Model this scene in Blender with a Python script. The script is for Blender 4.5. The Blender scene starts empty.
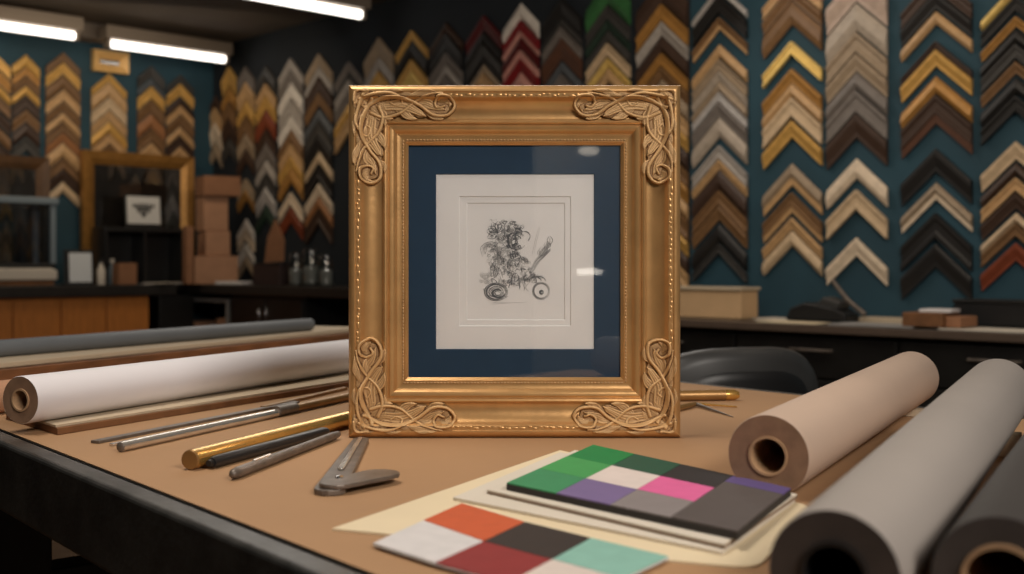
import bpy, bmesh, math, random
import numpy as np
from mathutils import Vector, Matrix
random.seed(7)
C = bpy.context.scene.collection
F = 1156.0; HOR = 265.0; CAMZ = 1.04; TZ = 0.82

# ------------------------------------------------------------------ layout helpers
def gp(px, py, z=TZ):
    Y = (CAMZ - z) * F / (py - HOR)
    return Vector(((px - 512) / F * Y, Y, z))
def at(px, py, Y):
    return Vector(((px - 512) / F * Y, Y, CAMZ - (py - HOR) / F * Y))
U = Vector((-.693, .721, 0)).normalized()          # along the right wall, away
V = Vector((U.y, -U.x, 0))                          # along the left wall, away (to the right)
NR = Vector((-V.x, -V.y, 0))                        # right wall normal into room
NL = Vector((-U.x, -U.y, 0))                        # left wall normal into room
W0 = Vector((1.5, 5.0, 0))
def right_at(px, off=0.0):
    r = (px - 512) / F; b = W0 + NR * off
    t = (b.x - r * b.y) / (r * U.y - U.x)
    return b + U * t
CORNER = right_at(213)
def left_at(px, off=0.0):
    r = (px - 512) / F; b = CORNER + NL * off
    t = (b.x - r * b.y) / (V.x - r * V.y)
    return b - V * t
RZR = math.atan2(-U.y, -U.x)                        # local x to the right along the right wall, y into it
RZL = math.atan2(V.y, V.x)
CEIL = 2.728

# ------------------------------------------------------------------ materials
MATS = {}
def mat(name, col, rough=.6, metal=0., noise=0., scale=20., bump=0., bscale=200., spec=.5, stretch=None, col2=None, coat=0.):
    if name in MATS: return MATS[name]
    m = bpy.data.materials.new(name); m.use_nodes = True
    nt = m.node_tree; b = nt.nodes['Principled BSDF']
    b.inputs['Base Color'].default_value = (*col, 1)
    b.inputs['Roughness'].default_value = rough
    b.inputs['Metallic'].default_value = metal
    b.inputs['Specular IOR Level'].default_value = spec
    b.inputs['Coat Weight'].default_value = coat
    tc = nt.nodes.new('ShaderNodeTexCoord'); src = tc.outputs['Object']
    if stretch:
        mp = nt.nodes.new('ShaderNodeMapping'); mp.inputs['Scale'].default_value = stretch
        nt.links.new(src, mp.inputs['Vector']); src = mp.outputs['Vector']
    if noise or col2:
        n = nt.nodes.new('ShaderNodeTexNoise'); n.inputs['Scale'].default_value = scale; n.inputs['Detail'].default_value = 6
        nt.links.new(src, n.inputs['Vector'])
        r = nt.nodes.new('ShaderNodeValToRGB')
        c2 = col2 if col2 else tuple(c * (1 - noise) for c in col)
        c1 = col if col2 else tuple(min(1, c * (1 + noise * .6)) for c in col)
        r.color_ramp.elements[0].color = (*c2, 1); r.color_ramp.elements[1].color = (*c1, 1)
        r.color_ramp.elements[0].position = .35; r.color_ramp.elements[1].position = .65
        nt.links.new(n.outputs['Fac'], r.inputs['Fac']); nt.links.new(r.outputs['Color'], b.inputs['Base Color'])
    if bump:
        n2 = nt.nodes.new('ShaderNodeTexNoise'); n2.inputs['Scale'].default_value = bscale; n2.inputs['Detail'].default_value = 4
        nt.links.new(src, n2.inputs['Vector'])
        bp = nt.nodes.new('ShaderNodeBump'); bp.inputs['Strength'].default_value = bump; bp.inputs['Distance'].default_value = .002
        nt.links.new(n2.outputs['Fac'], bp.inputs['Height']); nt.links.new(bp.outputs['Normal'], b.inputs['Normal'])
    MATS[name] = m
    return m
def emit(name, col, strength):
    m = bpy.data.materials.new(name); m.use_nodes = True
    b = m.node_tree.nodes['Principled BSDF']
    b.inputs['Base Color'].default_value = (*col, 1)
    b.inputs['Emission Color'].default_value = (*col, 1); b.inputs['Emission Strength'].default_value = strength
    return m
def glass(name, refl=.08, tint=(1, 1, 1)):
    m = bpy.data.materials.new(name); m.use_nodes = True
    nt = m.node_tree; nt.nodes.clear()
    o = nt.nodes.new('ShaderNodeOutputMaterial'); mx = nt.nodes.new('ShaderNodeMixShader')
    t = nt.nodes.new('ShaderNodeBsdfTransparent'); t.inputs['Color'].default_value = (*tint, 1)
    g = nt.nodes.new('ShaderNodeBsdfGlossy'); g.inputs['Roughness'].default_value = .02
    lw = nt.nodes.new('ShaderNodeLayerWeight'); lw.inputs['Blend'].default_value = .15
    ad = nt.nodes.new('ShaderNodeMath'); ad.operation = 'MULTIPLY_ADD'; ad.inputs[1].default_value = .6; ad.inputs[2].default_value = refl
    nt.links.new(lw.outputs['Fresnel'], ad.inputs[0]) if False else nt.links.new(lw.outputs['Facing'], ad.inputs[0])
    nt.links.new(ad.outputs[0], mx.inputs[0]); nt.links.new(t.outputs[0], mx.inputs[1]); nt.links.new(g.outputs[0], mx.inputs[2])
    nt.links.new(mx.outputs[0], o.inputs[0])
    return m
def S(r, g, b):                                     # sRGB 0-255 -> linear
    f = lambda c: ((c / 255 + .055) / 1.055) ** 2.4 if c > 10 else c / 255 / 12.92
    return (f(r), f(g), f(b))

M = dict(
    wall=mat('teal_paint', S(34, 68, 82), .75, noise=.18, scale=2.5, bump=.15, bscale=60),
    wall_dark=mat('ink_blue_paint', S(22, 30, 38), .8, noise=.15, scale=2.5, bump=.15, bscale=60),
    ceil=mat('ceiling_paint', S(98, 88, 78), .9, noise=.1, scale=3),
    floor=mat('floor_boards', S(92, 70, 48), .6, noise=.35, scale=6, stretch=(1, 8, 1)),
    black=mat('black_lacquer', S(22, 21, 20), .45, noise=.3, scale=12, bump=.12, bscale=90),
    rim=mat('worn_black_edge', S(64, 63, 61), .38, noise=.4, scale=22, bump=.25, bscale=120),
    blackplastic=mat('black_plastic', S(30, 30, 31), .4),
    greyplastic=mat('grey_vinyl', S(58, 58, 58), .42, noise=.1, scale=10),
    kraft=mat('kraft_paper', S(174, 136, 100), .75, noise=.05, scale=5, bump=.12, bscale=35, spec=.3),
    cream=mat('cream_paper', S(232, 214, 180), .8, noise=.04, scale=8),
    white=mat('white_paper', S(225, 222, 222), .75, noise=.03, scale=6),
    offwhite=mat('off_white_board', S(220, 210, 195), .8, noise=.03, scale=9),
    rollwhite=mat('white_roll_paper', S(226, 222, 226), .6, noise=.03, scale=4, bump=.04, bscale=20),
    rollbrown=mat('beige_roll_paper', S(194, 170, 152), .65, noise=.04, scale=5, bump=.05, bscale=25),
    rollgrey=mat('grey_roll_paper', S(158, 150, 144), .6, noise=.04, scale=5, bump=.05, bscale=25),
    rolldark=mat('charcoal_roll_paper', S(62, 58, 56), .65, noise=.1, scale=6),
    rollend=mat('brown_roll_end', S(140, 108, 84), .8, noise=.15, scale=60),
    rollenddark=mat('dark_roll_end', S(62, 54, 50), .8, noise=.15, scale=60),
    core=mat('cardboard_core', S(176, 140, 105), .8, noise=.1, scale=40),
    slate=mat('slate_roll', S(104, 108, 112), .55, noise=.06, scale=6),
    redwood=mat('red_brown_board', S(128, 84, 52), .6, noise=.25, scale=14, stretch=(1, 1, 6)),
    board=mat('brown_board_edge', S(122, 82, 50), .7, noise=.2, scale=25),
    boardtop=mat('pale_board_face', S(196, 178, 152), .75, noise=.05, scale=9),
    steel=mat('brushed_steel', S(222, 216, 208), .25, metal=.8, noise=.1, scale=40),
    dsteel=mat('dark_steel', S(116, 106, 98), .42, metal=.4, noise=.25, scale=45, bump=.1, bscale=150),
    brass=mat('brass', S(226, 178, 98), .24, metal=.75, noise=.08, scale=30),
    bronze=mat('bronze', S(160, 122, 74), .38, metal=.5, noise=.15, scale=30),
    blackrod=mat('black_rod', S(34, 34, 36), .35),
    gold=mat('gilded_gold', S(212, 166, 110), .32, metal=.62, noise=.10, scale=26, bump=.1, bscale=110),
    goldorn=mat('gilded_carving', S(214, 178, 132), .5, metal=.25, noise=.22, scale=120, bump=.5, bscale=650),
    goldside=mat('umber_frame_side', S(120, 76, 38), .5, metal=.3, noise=.25, scale=30),
    navy=mat('navy_mat', S(38, 66, 92), .85, noise=.05, scale=40),
    printp=mat('print_paper', S(248, 246, 245), .85, noise=.02, scale=20),
    ink=mat('engraving_ink', S(104, 106, 110), .9), ink2=mat('engraving_wash', S(186, 185, 184), .9),
    wood=mat('orange_wood', S(198, 124, 56), .5, noise=.12, scale=7, stretch=(6, 1, 1)),
    worktop=mat('dark_worktop', S(46, 43, 41), .35, noise=.15, scale=14),
    wedge=mat('worktop_edge', S(86, 72, 62), .5, noise=.1, scale=14),
    cardboard=mat('cardboard_tan', S(178, 134, 104), .8, noise=.08, scale=12),
    cardboard2=mat('cardboard_brown', S(150, 106, 76), .8, noise=.1, scale=12),
    tanbox=mat('tan_box', S(206, 170, 128), .75, noise=.05, scale=12),
    bluegrey=mat('blue_grey_metal', S(122, 136, 146), .45), chrome=mat('chrome', S(210, 210, 210), .18, metal=1.),
    darkpic=mat('dark_picture', S(34, 30, 26), .3, noise=.5, scale=9),
    screen=mat('pale_screen', S(224, 230, 236), .4), sign=mat('sign_card', S(214, 214, 212), .6),
    lamp_white=mat('lamp_housing', S(128, 116, 104), .6), whiteplastic=mat('white_plastic', S(214, 206, 194), .5),
    greypaper=mat('grey_paper', S(150, 148, 146), .7),
    pale_door=mat('pale_door_paint', S(205, 200, 190), .6, noise=.05, scale=3),
)
gpm = mat('gilded_carving_patina', S(214, 178, 132), .46, metal=.3, bump=.45, bscale=700)  # crevice shade painted into the gilding colour, driven by relief height
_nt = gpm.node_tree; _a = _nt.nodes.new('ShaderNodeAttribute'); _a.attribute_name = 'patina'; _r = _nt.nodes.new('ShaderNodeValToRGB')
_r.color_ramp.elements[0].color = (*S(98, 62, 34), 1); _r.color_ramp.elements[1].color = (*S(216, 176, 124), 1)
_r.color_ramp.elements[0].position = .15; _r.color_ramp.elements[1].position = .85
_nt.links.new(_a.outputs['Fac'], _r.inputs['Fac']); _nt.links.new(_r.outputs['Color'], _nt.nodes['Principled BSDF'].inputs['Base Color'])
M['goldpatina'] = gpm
M['glass'] = glass('picture_glass', .07)
M['case_glass'] = glass('case_glass', .05, (.72, .8, .86))
M['jar_glass'] = glass('jar_glass', .12, (.86, .9, .88))
M['tube'] = emit('fluorescent_white', (1., .93, .84), 3.2)

# ------------------------------------------------------------------ mesh builder
class MB:
    def __init__(s): s.v = []; s.f = []
    def add(s, vs, fs):
        o = len(s.v); s.v += [tuple(v) for v in vs]; s.f += [tuple(i + o for i in f) for f in fs]; return s
    def box(s, x0, x1, y0, y1, z0, z1):
        return s.add([(x0, y0, z0), (x1, y0, z0), (x1, y1, z0), (x0, y1, z0), (x0, y0, z1), (x1, y0, z1), (x1, y1, z1), (x0, y1, z1)],
                     [(3, 2, 1, 0), (4, 5, 6, 7), (0, 1, 5, 4), (1, 2, 6, 5), (2, 3, 7, 6), (3, 0, 4, 7)])
    def prism(s, pts, z0, z1):
        n = len(pts); a = sum(pts[i][0] * pts[(i + 1) % n][1] - pts[(i + 1) % n][0] * pts[i][1] for i in range(n))
        if a < 0: pts = pts[::-1]
        return s.add([(p[0], p[1], z0) for p in pts] + [(p[0], p[1], z1) for p in pts],
                     [tuple(range(n - 1, -1, -1)), tuple(range(n, 2 * n))] + [(i, (i + 1) % n, n + (i + 1) % n, n + i) for i in range(n)])
    def prism_y(s, pts, y0, y1):                     # pts in (x,z)
        n = len(pts); a = sum(pts[i][0] * pts[(i + 1) % n][1] - pts[(i + 1) % n][0] * pts[i][1] for i in range(n))
        if a < 0: pts = pts[::-1]
        return s.add([(p[0], y0, p[1]) for p in pts] + [(p[0], y1, p[1]) for p in pts],
                     [tuple(range(n)), tuple(range(2 * n - 1, n - 1, -1))] + [((i + 1) % n, i, n + i, n + (i + 1) % n) for i in range(n)])
    def tube(s, path, r, n=12, caps=True):
        P = [Vector(p) for p in path]; R = r if isinstance(r, (list, tuple)) else [r] * len(P); rings = []; up = None
        o = len(s.v)
        for i, p in enumerate(P):
            d = (P[min(i + 1, len(P) - 1)] - P[max(i - 1, 0)]).normalized()
            if up is None: up = Vector((0, 0, 1)) if abs(d.z) < .9 else Vector((1, 0, 0))
            a = (up - d * up.dot(d)).normalized(); b = d.cross(a); up = a
            for k in range(n):
                t = 2 * math.pi * k / n; s.v.append(tuple(p + (a * math.cos(t) + b * math.sin(t)) * R[i]))
        for i in range(len(P) - 1):
            for k in range(n):
                s.f.append((o + i * n + k, o + i * n + (k + 1) % n, o + (i + 1) * n + (k + 1) % n, o + (i + 1) * n + k))
        if caps:
            s.f.append(tuple(o + k for k in range(n - 1, -1, -1))); e = o + (len(P) - 1) * n; s.f.append(tuple(e + k for k in range(n)))
        return s
    def lathe(s, prof, n=20, c=(0, 0, 0)):           # prof (r,z)
        o = len(s.v)
        for r, z in prof:
            for k in range(n):
                t = 2 * math.pi * k / n; s.v.append((c[0] + r * math.cos(t), c[1] + r * math.sin(t), c[2] + z))
        for i in range(len(prof) - 1):
            for k in range(n):
                s.f.append((o + i * n + k, o + i * n + (k + 1) % n, o + (i + 1) * n + (k + 1) % n, o + (i + 1) * n + k))
        s.f.append(tuple(o + k for k in range(n - 1, -1, -1))); e = o + (len(prof) - 1) * n; s.f.append(tuple(e + k for k in range(n)))
        return s
    def ball(s, c, rx, ry, rz, n=8, m=5):
        o = len(s.v)
        for i in range(m + 1):
            ph = math.pi * i / m
            for k in range(n):
                t = 2 * math.pi * k / n
                s.v.append((c[0] + rx * math.sin(ph) * math.cos(t), c[1] + ry * math.sin(ph) * math.sin(t), c[2] + rz * math.cos(ph)))
        for i in range(m):
            for k in range(n):
                s.f.append((o + i * n + k, o + (i + 1) * n + k, o + (i + 1) * n + (k + 1) % n, o + i * n + (k + 1) % n))
        return s
def obj(name, mb, m, parent=None, loc=(0, 0, 0), rz=0, bevel=0, smooth=None, label=None, segs=2):
    me = bpy.data.meshes.new(name); me.from_pydata(mb.v, [], mb.f)
    bm = bmesh.new(); bm.from_mesh(me); bmesh.ops.remove_doubles(bm, verts=bm.verts, dist=1e-6)
    bmesh.ops.recalc_face_normals(bm, faces=bm.faces); bm.to_mesh(me); bm.free()
    me.materials.append(m)
    if smooth is not None:
        me.polygons.foreach_set('use_smooth', [True] * len(me.polygons)); me.set_sharp_from_angle(angle=math.radians(smooth))
    o = bpy.data.objects.new(name, me); C.objects.link(o); o.parent = parent
    o.location = loc; o.rotation_euler = (0, 0, rz)
    if bevel:
        b = o.modifiers.new('bevel', 'BEVEL'); b.width = bevel; b.segments = segs; b.limit_method = 'ANGLE'
    if label: o['label'] = label
    return o
def tag(o, label, cat, group=None):
    o['label'] = label; o['category'] = cat
    if group: o['group'] = group
    return o
def thing(name, label, cat, loc=(0, 0, 0), rz=0, group=None):
    o = bpy.data.objects.new(name, None); C.objects.link(o); o.empty_display_size = .05
    o.location = loc; o.rotation_euler = (0, 0, rz)
    return tag(o, label, cat, group)
def struct(name, mb, m, **k):
    o = obj(name, mb, m, **k); o['kind'] = 'structure'; return o

# ------------------------------------------------------------------ room shell
DR, DL = -U, -V                                      # along right wall toward camera, along left wall toward camera
LR, LL = 12.0, 7.0
A = CORNER; B = A + DR * LR; D = A + DL * LL; E = B + DL * LL
def wall(name, p, q, n, m, z1=CEIL, th=.12):
    w = MB().prism([(p.x, p.y), (q.x, q.y), (q.x - n.x * th, q.y - n.y * th), (p.x - n.x * th, p.y - n.y * th)], 0, z1)
    return struct(name, w, m)
wall('wall_right', A, B, NR, M['wall'])
wall('wall_left', D, A, NL, M['wall'])
wall('wall_back', B, E, -NL, M['wall_dark'])
wall('wall_front', E, D, -NR, M['wall_dark'])
quad = [(p.x, p.y) for p in (A, B, E, D)]
struct('floor', MB().prism(quad, -.1, 0), M['floor'])
struct('ceiling', MB().prism(quad, CEIL, CEIL + .1), M['ceil'])
# added dark sheet toward the corner; unlit shade of the wall put into colour
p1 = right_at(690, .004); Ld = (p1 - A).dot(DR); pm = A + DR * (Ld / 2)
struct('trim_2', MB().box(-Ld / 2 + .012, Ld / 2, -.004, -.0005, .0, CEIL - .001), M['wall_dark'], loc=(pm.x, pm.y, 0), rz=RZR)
# ceiling beam along the left wall
bm_ = MB(); a0 = A + NL * .02 + NR * .03; a1 = D + NL * .02 - NR * .03
bm_.prism([(a0.x, a0.y), (a1.x, a1.y), (a1.x + NL.x * .22, a1.y + NL.y * .22), (a0.x + NL.x * .22, a0.y + NL.y * .22)], CEIL - .10, CEIL - .002)
struct('trim_1', bm_, M['lamp_white'])
# unseen pale door-sized panel, added as a reflector for the picture glass
dp = E + U * .35; dq = E + U * 1.2
struct('door_1', MB().prism([(dp.x + V.x * .03, dp.y + V.y * .03), (dq.x + V.x * .03, dq.y + V.y * .03), (dq.x + V.x * .002, dq.y + V.y * .002), (dp.x + V.x * .002, dp.y + V.y * .002)], .01, 2.1), M['pale_door'])

# ------------------------------------------------------------------ fluorescent fixtures
def fixture(pxa, pya, pxb, pyb, label, zc=2.59):
    a = gp_up(pxa, pya, zc); b = gp_up(pxb, pyb, zc)
    d = V; L = (b - a).dot(d); mid = (a + b) / 2
    t = thing('fluorescent_light', label, 'ceiling light', (mid.x, mid.y, zc), RZL, 'fluorescent tubes under the ceiling')
    obj('housing', MB().prism_y([(-L / 2 - .03, .03), (L / 2 + .03, .03), (L / 2 + .03, .12), (-L / 2 - .03, .12)], -.06, .10), M['lamp_white'], t, bevel=.006)
    obj('diffuser', MB().tube([(-L / 2, 0, 0), (L / 2, 0, 0)], .027, 16), M['tube'], t, smooth=40)
    for sx in (-1, 1):
        obj('end_cap', MB().box(sx * L / 2 - .012, sx * L / 2 + .012, -.035, .035, -.032, .029), M['lamp_white'], t, bevel=.004)
    return t
def gp_up(px, py, z):
    Y = (CAMZ - z) * F / (py - HOR); return Vector(((px - 512) / F * Y, Y, z))
fixture(-70, 19, 82, 34, 'glowing fluorescent tube at the far left above the first sample columns', 2.56)
fixture(105, 44, 228, 59, 'glowing fluorescent tube in the middle above the left wall near the corner', 2.56)
fixture(215, -12, 362, 15, 'glowing fluorescent tube nearest the viewer at the top edge of the view', 2.60)

# ------------------------------------------------------------------ moulding samples
COL = dict(black=S(30, 28, 27), dkgrey=S(62, 60, 58), grey=S(118, 110, 104), ltgrey=S(168, 160, 152), silver=S(205, 200, 196),
           white=S(222, 214, 204), cream=S(224, 204, 178), beige=S(204, 178, 144), tan=S(196, 158, 112), taupe=S(158, 138, 114),
           gold=S(214, 168, 92), bright=S(250, 212, 124), ochre=S(180, 132, 70), brown=S(124, 92, 60), dkbrown=S(66, 47, 36),
           redbrown=S(128, 60, 34), red=S(130, 24, 28), dkred=S(84, 18, 20), pink=S(206, 150, 138), green=S(52, 104, 58),
           dkgreen=S(40, 58, 48), slate=S(84, 88, 92), orange=S(160, 110, 70), stone=S(176, 162, 146), rose=S(186, 164, 148), rust=S(92, 60, 44))
NAME = dict(black='black', dkgrey='charcoal', grey='grey', ltgrey='light grey', silver='silver', white='white', cream='cream', beige='beige',
            tan='tan', taupe='taupe', gold='gold', bright='bright gold', ochre='dark gold', brown='brown', dkbrown='dark brown', redbrown='red brown',
            red='red', dkred='dark red', pink='pink', green='green', dkgreen='dark green', slate='slate grey', orange='orange brown', stone='stone grey', rose='rose beige', rust='rust brown')
METAL = dict(gold=.25, bright=.3, silver=.3, ochre=.25)
def smat(c):
    return mat('sample_' + NAME[c].replace(' ', '_'), COL[c], .42 if c in METAL else .5, METAL.get(c, 0.), noise=.12, scale=35)
ORD = ['topmost', 'second', 'third', 'fourth', 'fifth', 'sixth', 'seventh', 'eighth', 'ninth', 'tenth', 'eleventh', 'twelfth', 'thirteenth', 'fourteenth', 'fifteenth', 'sixteenth', 'seventeenth', 'eighteenth']
PROF = [
    [(0, 0), (0, .018), (.12, .024), (.30, .024), (.78, .012), (1, .012), (1, 0)],
    [(0, 0), (0, .012), (.25, .020), (.62, .024), (.80, .018), (1, .010), (1, 0)],
    [(0, 0), (0, .022), (.20, .022), (.36, .014), (.70, .014), (.82, .020), (1, .020), (1, 0)],
]
SLOPE = .92
def chevron_mesh(hw, tv, prof, f0=0., f1=1., lift=0.):
    mb = MB(); n = len(prof)
    pts = []
    for s in (-hw, 0, hw):
        for (q, d) in prof:
            q = f0 + q * (f1 - f0)
            pts.append((s, -(d + lift if d > 0 else 0), -q * tv - abs(s) * SLOPE))
    fs = []
    for i in range(2):
        for k in range(n):
            fs.append((i * n + k, i * n + (k + 1) % n, (i + 1) * n + (k + 1) % n, (i + 1) * n + k))
    fs += [tuple(range(n - 1, -1, -1)), tuple(range(2 * n, 3 * n))]
    return mb.add(pts, fs)
def column(px, hwpx, entries, where, place, rz, place_name, pxm):
    p = place(px); nent = len(entries)
    e1 = place(px - 6); e2 = place(px + 6)
    hw = hwpx / (12.0 / (e2 - e1).length)
    for i, e in enumerate(entries):
        y, th, c = e[0], e[1], e[2]
        nxt = entries[i + 1][0] if i + 1 < nent else 999
        th = min(th, nxt - y)
        tv = th * p.y / F * .945; z = CAMZ + (HOR - y) / F * p.y
        lip = e[3] if len(e) > 3 else None
        lab = f"{NAME[c]} moulding sample, {ORD[i]} down in {where}"
        pr = PROF[(i * 7 + int(px)) % 3]
        nrm = NR if rz == RZR else NL
        loc = (p.x + nrm.x * .007, p.y + nrm.y * .007, z)
        if lip:
            t = thing('moulding_sample', lab, 'moulding sample', loc, rz, place_name)
            obj('moulding', chevron_mesh(hw, tv, pr, 0, .66), smat(c), t)
            obj('inner_lip', chevron_mesh(hw, tv, [(0, 0), (0, .013), (1, .010), (1, 0)], .66, 1.), smat(lip), t, label=f"{NAME[lip]} inner lip")
        else:
            o = obj('moulding_sample', chevron_mesh(hw, tv, pr), smat(c), None, loc, rz)
            tag(o, lab, 'moulding sample', place_name)
RC = [
 (217, 7, [(96, 10, 'dkbrown'), (108, 14, 'tan'), (123, 18, 'cream'), (143, 15, 'taupe')], 'first column from the room corner'),
 (231, 9.5, [(67, 18, 'gold'), (87, 14, 'ochre'), (102, 16, 'brown'), (119, 17, 'dkbrown'), (138, 16, 'dkgrey')], 'second column from the room corner'),
 (248, 10, [(67, 14, 'grey'), (82, 18, 'tan'), (101, 14, 'gold'), (116, 17, 'brown'), (134, 14, 'taupe'), (149, 14, 'dkbrown'), (179, 10, 'taupe'), (190, 10, 'ochre'), (219, 9, 'white'), (229, 10, 'cream'), (244, 11, 'white'), (256, 10, 'taupe')], 'third column from the room corner'),
 (268, 11.5, [(65, 16, 'dkgrey'), (84, 11, 'tan'), (96, 13, 'gold'), (110, 18, 'redbrown'), (130, 13, 'dkbrown'), (144, 14, 'grey'), (160, 12, 'ltgrey'), (174, 12, 'dkgrey'), (187, 16, 'silver'), (206, 14, 'dkgreen')], 'fourth column from the room corner'),
 (293, 12.5, [(59, 10, 'ltgrey'), (70, 12, 'grey'), (83, 15, 'white'), (99, 16, 'ltgrey'), (116, 13, 'white'), (130, 13, 'brown'), (144, 11, 'tan'), (156, 12, 'gold'), (169, 14, 'ochre'), (193, 11, 'cream'), (208, 14, 'redbrown')], 'fifth column from the room corner'),
 (321, 13.5, [(54, 12, 'taupe'), (67, 10, 'ltgrey'), (78, 14, 'dkbrown'), (93, 12, 'brown'), (109, 12, 'slate'), (121, 14, 'dkgrey'), (136, 14, 'black'), (152, 11, 'beige'), (164, 16, 'black'), (184, 11, 'cream'), (197, 11, 'orange'), (209, 15, 'dkbrown')], 'sixth column from the room corner'),
 (351, 13.5, [(62, 9, 'grey'), (72, 7, 'dkgrey'), (80, 10, 'ltgrey'), (91, 12, 'grey'), (104, 14, 'gold'), (119, 14, 'tan')], 'column at the frame\'s upper left corner'),
 (381, 15, [(38, 19, 'taupe'), (58, 13, 'ltgrey'), (72, 16, 'gold')], 'seventh column from the room corner'),
 (414, 15.5, [(31, 9, 'gold'), (41, 18, 'black'), (60, 10, 'gold'), (71, 15, 'bright')], 'eighth column from the room corner'),
 (448, 17.5, [(23, 10, 'dkbrown'), (34, 17, 'black'), (53, 12, 'grey'), (66, 8, 'ltgrey'), (75, 14, 'grey')], 'ninth column from the room corner'),
 (486, 18, [(16, 14, 'dkred'), (31, 14, 'black'), (46, 10, 'dkgrey'), (57, 8, 'black'), (65, 8, 'taupe'), (74, 12, 'tan')], 'tenth column from the room corner'),
 (523, 20, [(4, 16, 'white'), (21, 10, 'red'), (32, 5, 'pink'), (38, 12, 'dkred'), (51, 7, 'pink'), (59, 13, 'red'), (73, 14, 'pink')], 'mostly red eleventh column from the corner'),
 (564, 20, [(-2, 20, 'black'), (19, 8, 'dkgrey'), (28, 10, 'grey'), (39, 21, 'rust'), (62, 12, 'slate'), (75, 14, 'grey')], 'twelfth column from the room corner'),
 (610, 23, [(-20, 25, 'green'), (6, 14, 'dkgrey'), (21, 9, 'dkgreen'), (31, 12, 'dkgrey'), (44, 12, 'beige'), (59, 9, 'bright'), (69, 14, 'tan')], 'green-topped column above the gold frame'),
 (664, 26, [(-22, 26, 'dkbrown'), (5, 16, 'ochre'), (22, 14, 'ltgrey'), (37, 16, 'dkbrown'), (54, 12, 'ochre'), (67, 12, 'brown'), (80, 16, 'taupe'), (97, 14, 'tan'), (112, 14, 'gold'), (127, 18, 'dkbrown'), (146, 14, 'brown'), (161, 16, 'ochre'), (178, 14, 'tan'), (193, 20, 'brown'), (214, 14, 'gold'), (229, 16, 'dkbrown'), (246, 16, 'tan')], 'column behind the frame\'s right edge'),
 (721.5, 27, [(-14, 8, 'silver'), (-4, 18, 'black'), (18, 12, 'brown', 'tan'), (45, 13, 'tan'), (60, 11, 'taupe'), (72, 9, 'stone'), (82, 10, 'taupe'), (93, 8, 'silver'), (102, 15, 'grey'), (118, 20, 'stone'), (146, 13, 'ltgrey'), (160, 9, 'tan'), (170, 20, 'dkbrown'), (191, 14, 'brown'), (206, 14, 'brown'), (224, 18, 'black'), (244, 9, 'dkgrey')], 'first column right of the gold frame'),
 (794, 29, [(-26, 12, 'tan'), (-13, 14, 'brown'), (2, 24, 'brown'), (42, 13, 'bright'), (69, 14, 'ochre'), (84, 13, 'tan'), (98, 19, 'beige'), (121, 17, 'gold'), (164, 22, 'taupe', 'tan'), (193, 20, 'brown', 'tan'), (218, 11, 'tan'), (231, 15, 'beige')], 'second column right of the gold frame'),
 (858.5, 32.5, [(-26, 29, 'rose'), (4, 28, 'stone'), (33, 20, 'taupe'), (54, 18, 'taupe'), (73, 17, 'grey'), (91, 22, 'grey'), (114, 25, 'dkbrown'), (159, 20, 'cream'), (190, 20, 'beige'), (238, 18, 'cream')], 'grey and cream third column right of frame'),
 (938, 35, [(-24, 16, 'dkbrown'), (-8, 18, 'black'), (12, 13, 'tan'), (42, 7, 'dkbrown'), (50, 17, 'gold'), (77, 17, 'ochre'), (95, 30, 'dkbrown', 'rust'), (149, 24, 'black'), (183, 17, 'taupe', 'cream'), (213, 26, 'black'), (244, 24, 'black')], 'fourth column right of the gold frame'),
 (1018, 35, [(-16, 11, 'bright'), (-2, 14, 'black'), (17, 10, 'ochre'), (30, 14, 'black'), (45, 14, 'dkgrey'), (62, 12, 'brown'), (78, 16, 'black'), (96, 16, 'black'), (142, 18, 'beige'), (163, 12, 'dkbrown'), (178, 13, 'tan'), (193, 16, 'dkbrown'), (213, 10, 'beige'), (224, 12, 'brown'), (243, 18, 'redbrown')], 'rightmost column at the picture edge'),
]
for i_, (px, hw, en, wh) in enumerate(RC):
    for j_ in (i_ - 1, i_ + 1):
        if 0 <= j_ < len(RC): hw = min(hw, .465 * abs(RC[j_][0] - px))
    column(px, hw, en, wh, right_at, RZR, 'moulding samples on the right wall', 0)
LC = [
 (-4, 16, [(56, 12, 'gold'), (70, 12, 'ochre'), (84, 10, 'gold'), (96, 12, 'brown'), (110, 14, 'dkbrown'), (126, 14, 'brown'), (142, 11, 'dkbrown')], 'cut-off column at the far left edge'),
 (25, 18.5, [(55, 12, 'gold'), (68, 7, 'ochre'), (76, 9, 'brown'), (86, 9, 'gold'), (96, 13, 'dkbrown'), (110, 12, 'brown'), (123, 13, 'dkbrown'), (137, 14, 'dkgrey')], 'first full column on the left wall'),
 (62, 17, [(53, 9, 'brown'), (63, 11, 'gold'), (75, 14, 'brown'), (90, 11, 'tan'), (102, 10, 'brown'), (113, 9, 'tan'), (123, 9, 'brown'), (133, 9, 'orange'), (143, 14, 'tan'), (158, 11, 'brown'), (170, 11, 'dkbrown'), (182, 11, 'beige')], 'tallest column on the left wall'),
 (108, 17.5, [(74, 8, 'gold'), (83, 14, 'tan'), (98, 12, 'beige'), (111, 10, 'tan'), (122, 11, 'gold'), (134, 9, 'tan'), (144, 9, 'brown')], 'left wall column under the small square frame'),
 (150, 14.5, [(66, 12, 'dkgrey'), (79, 7, 'slate'), (87, 12, 'gold'), (100, 13, 'brown'), (114, 14, 'orange'), (129, 13, 'brown'), (143, 14, 'tan')], 'left wall column over the large frame\'s middle'),
 (179, 14, [(75, 8, 'dkgrey'), (84, 12, 'gold'), (98, 8, 'dkbrown'), (106, 8, 'tan'), (115, 11, 'brown'), (127, 9, 'tan'), (137, 9, 'dkbrown'), (147, 12, 'tan')], 'last left wall column before the corner'),
]
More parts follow.
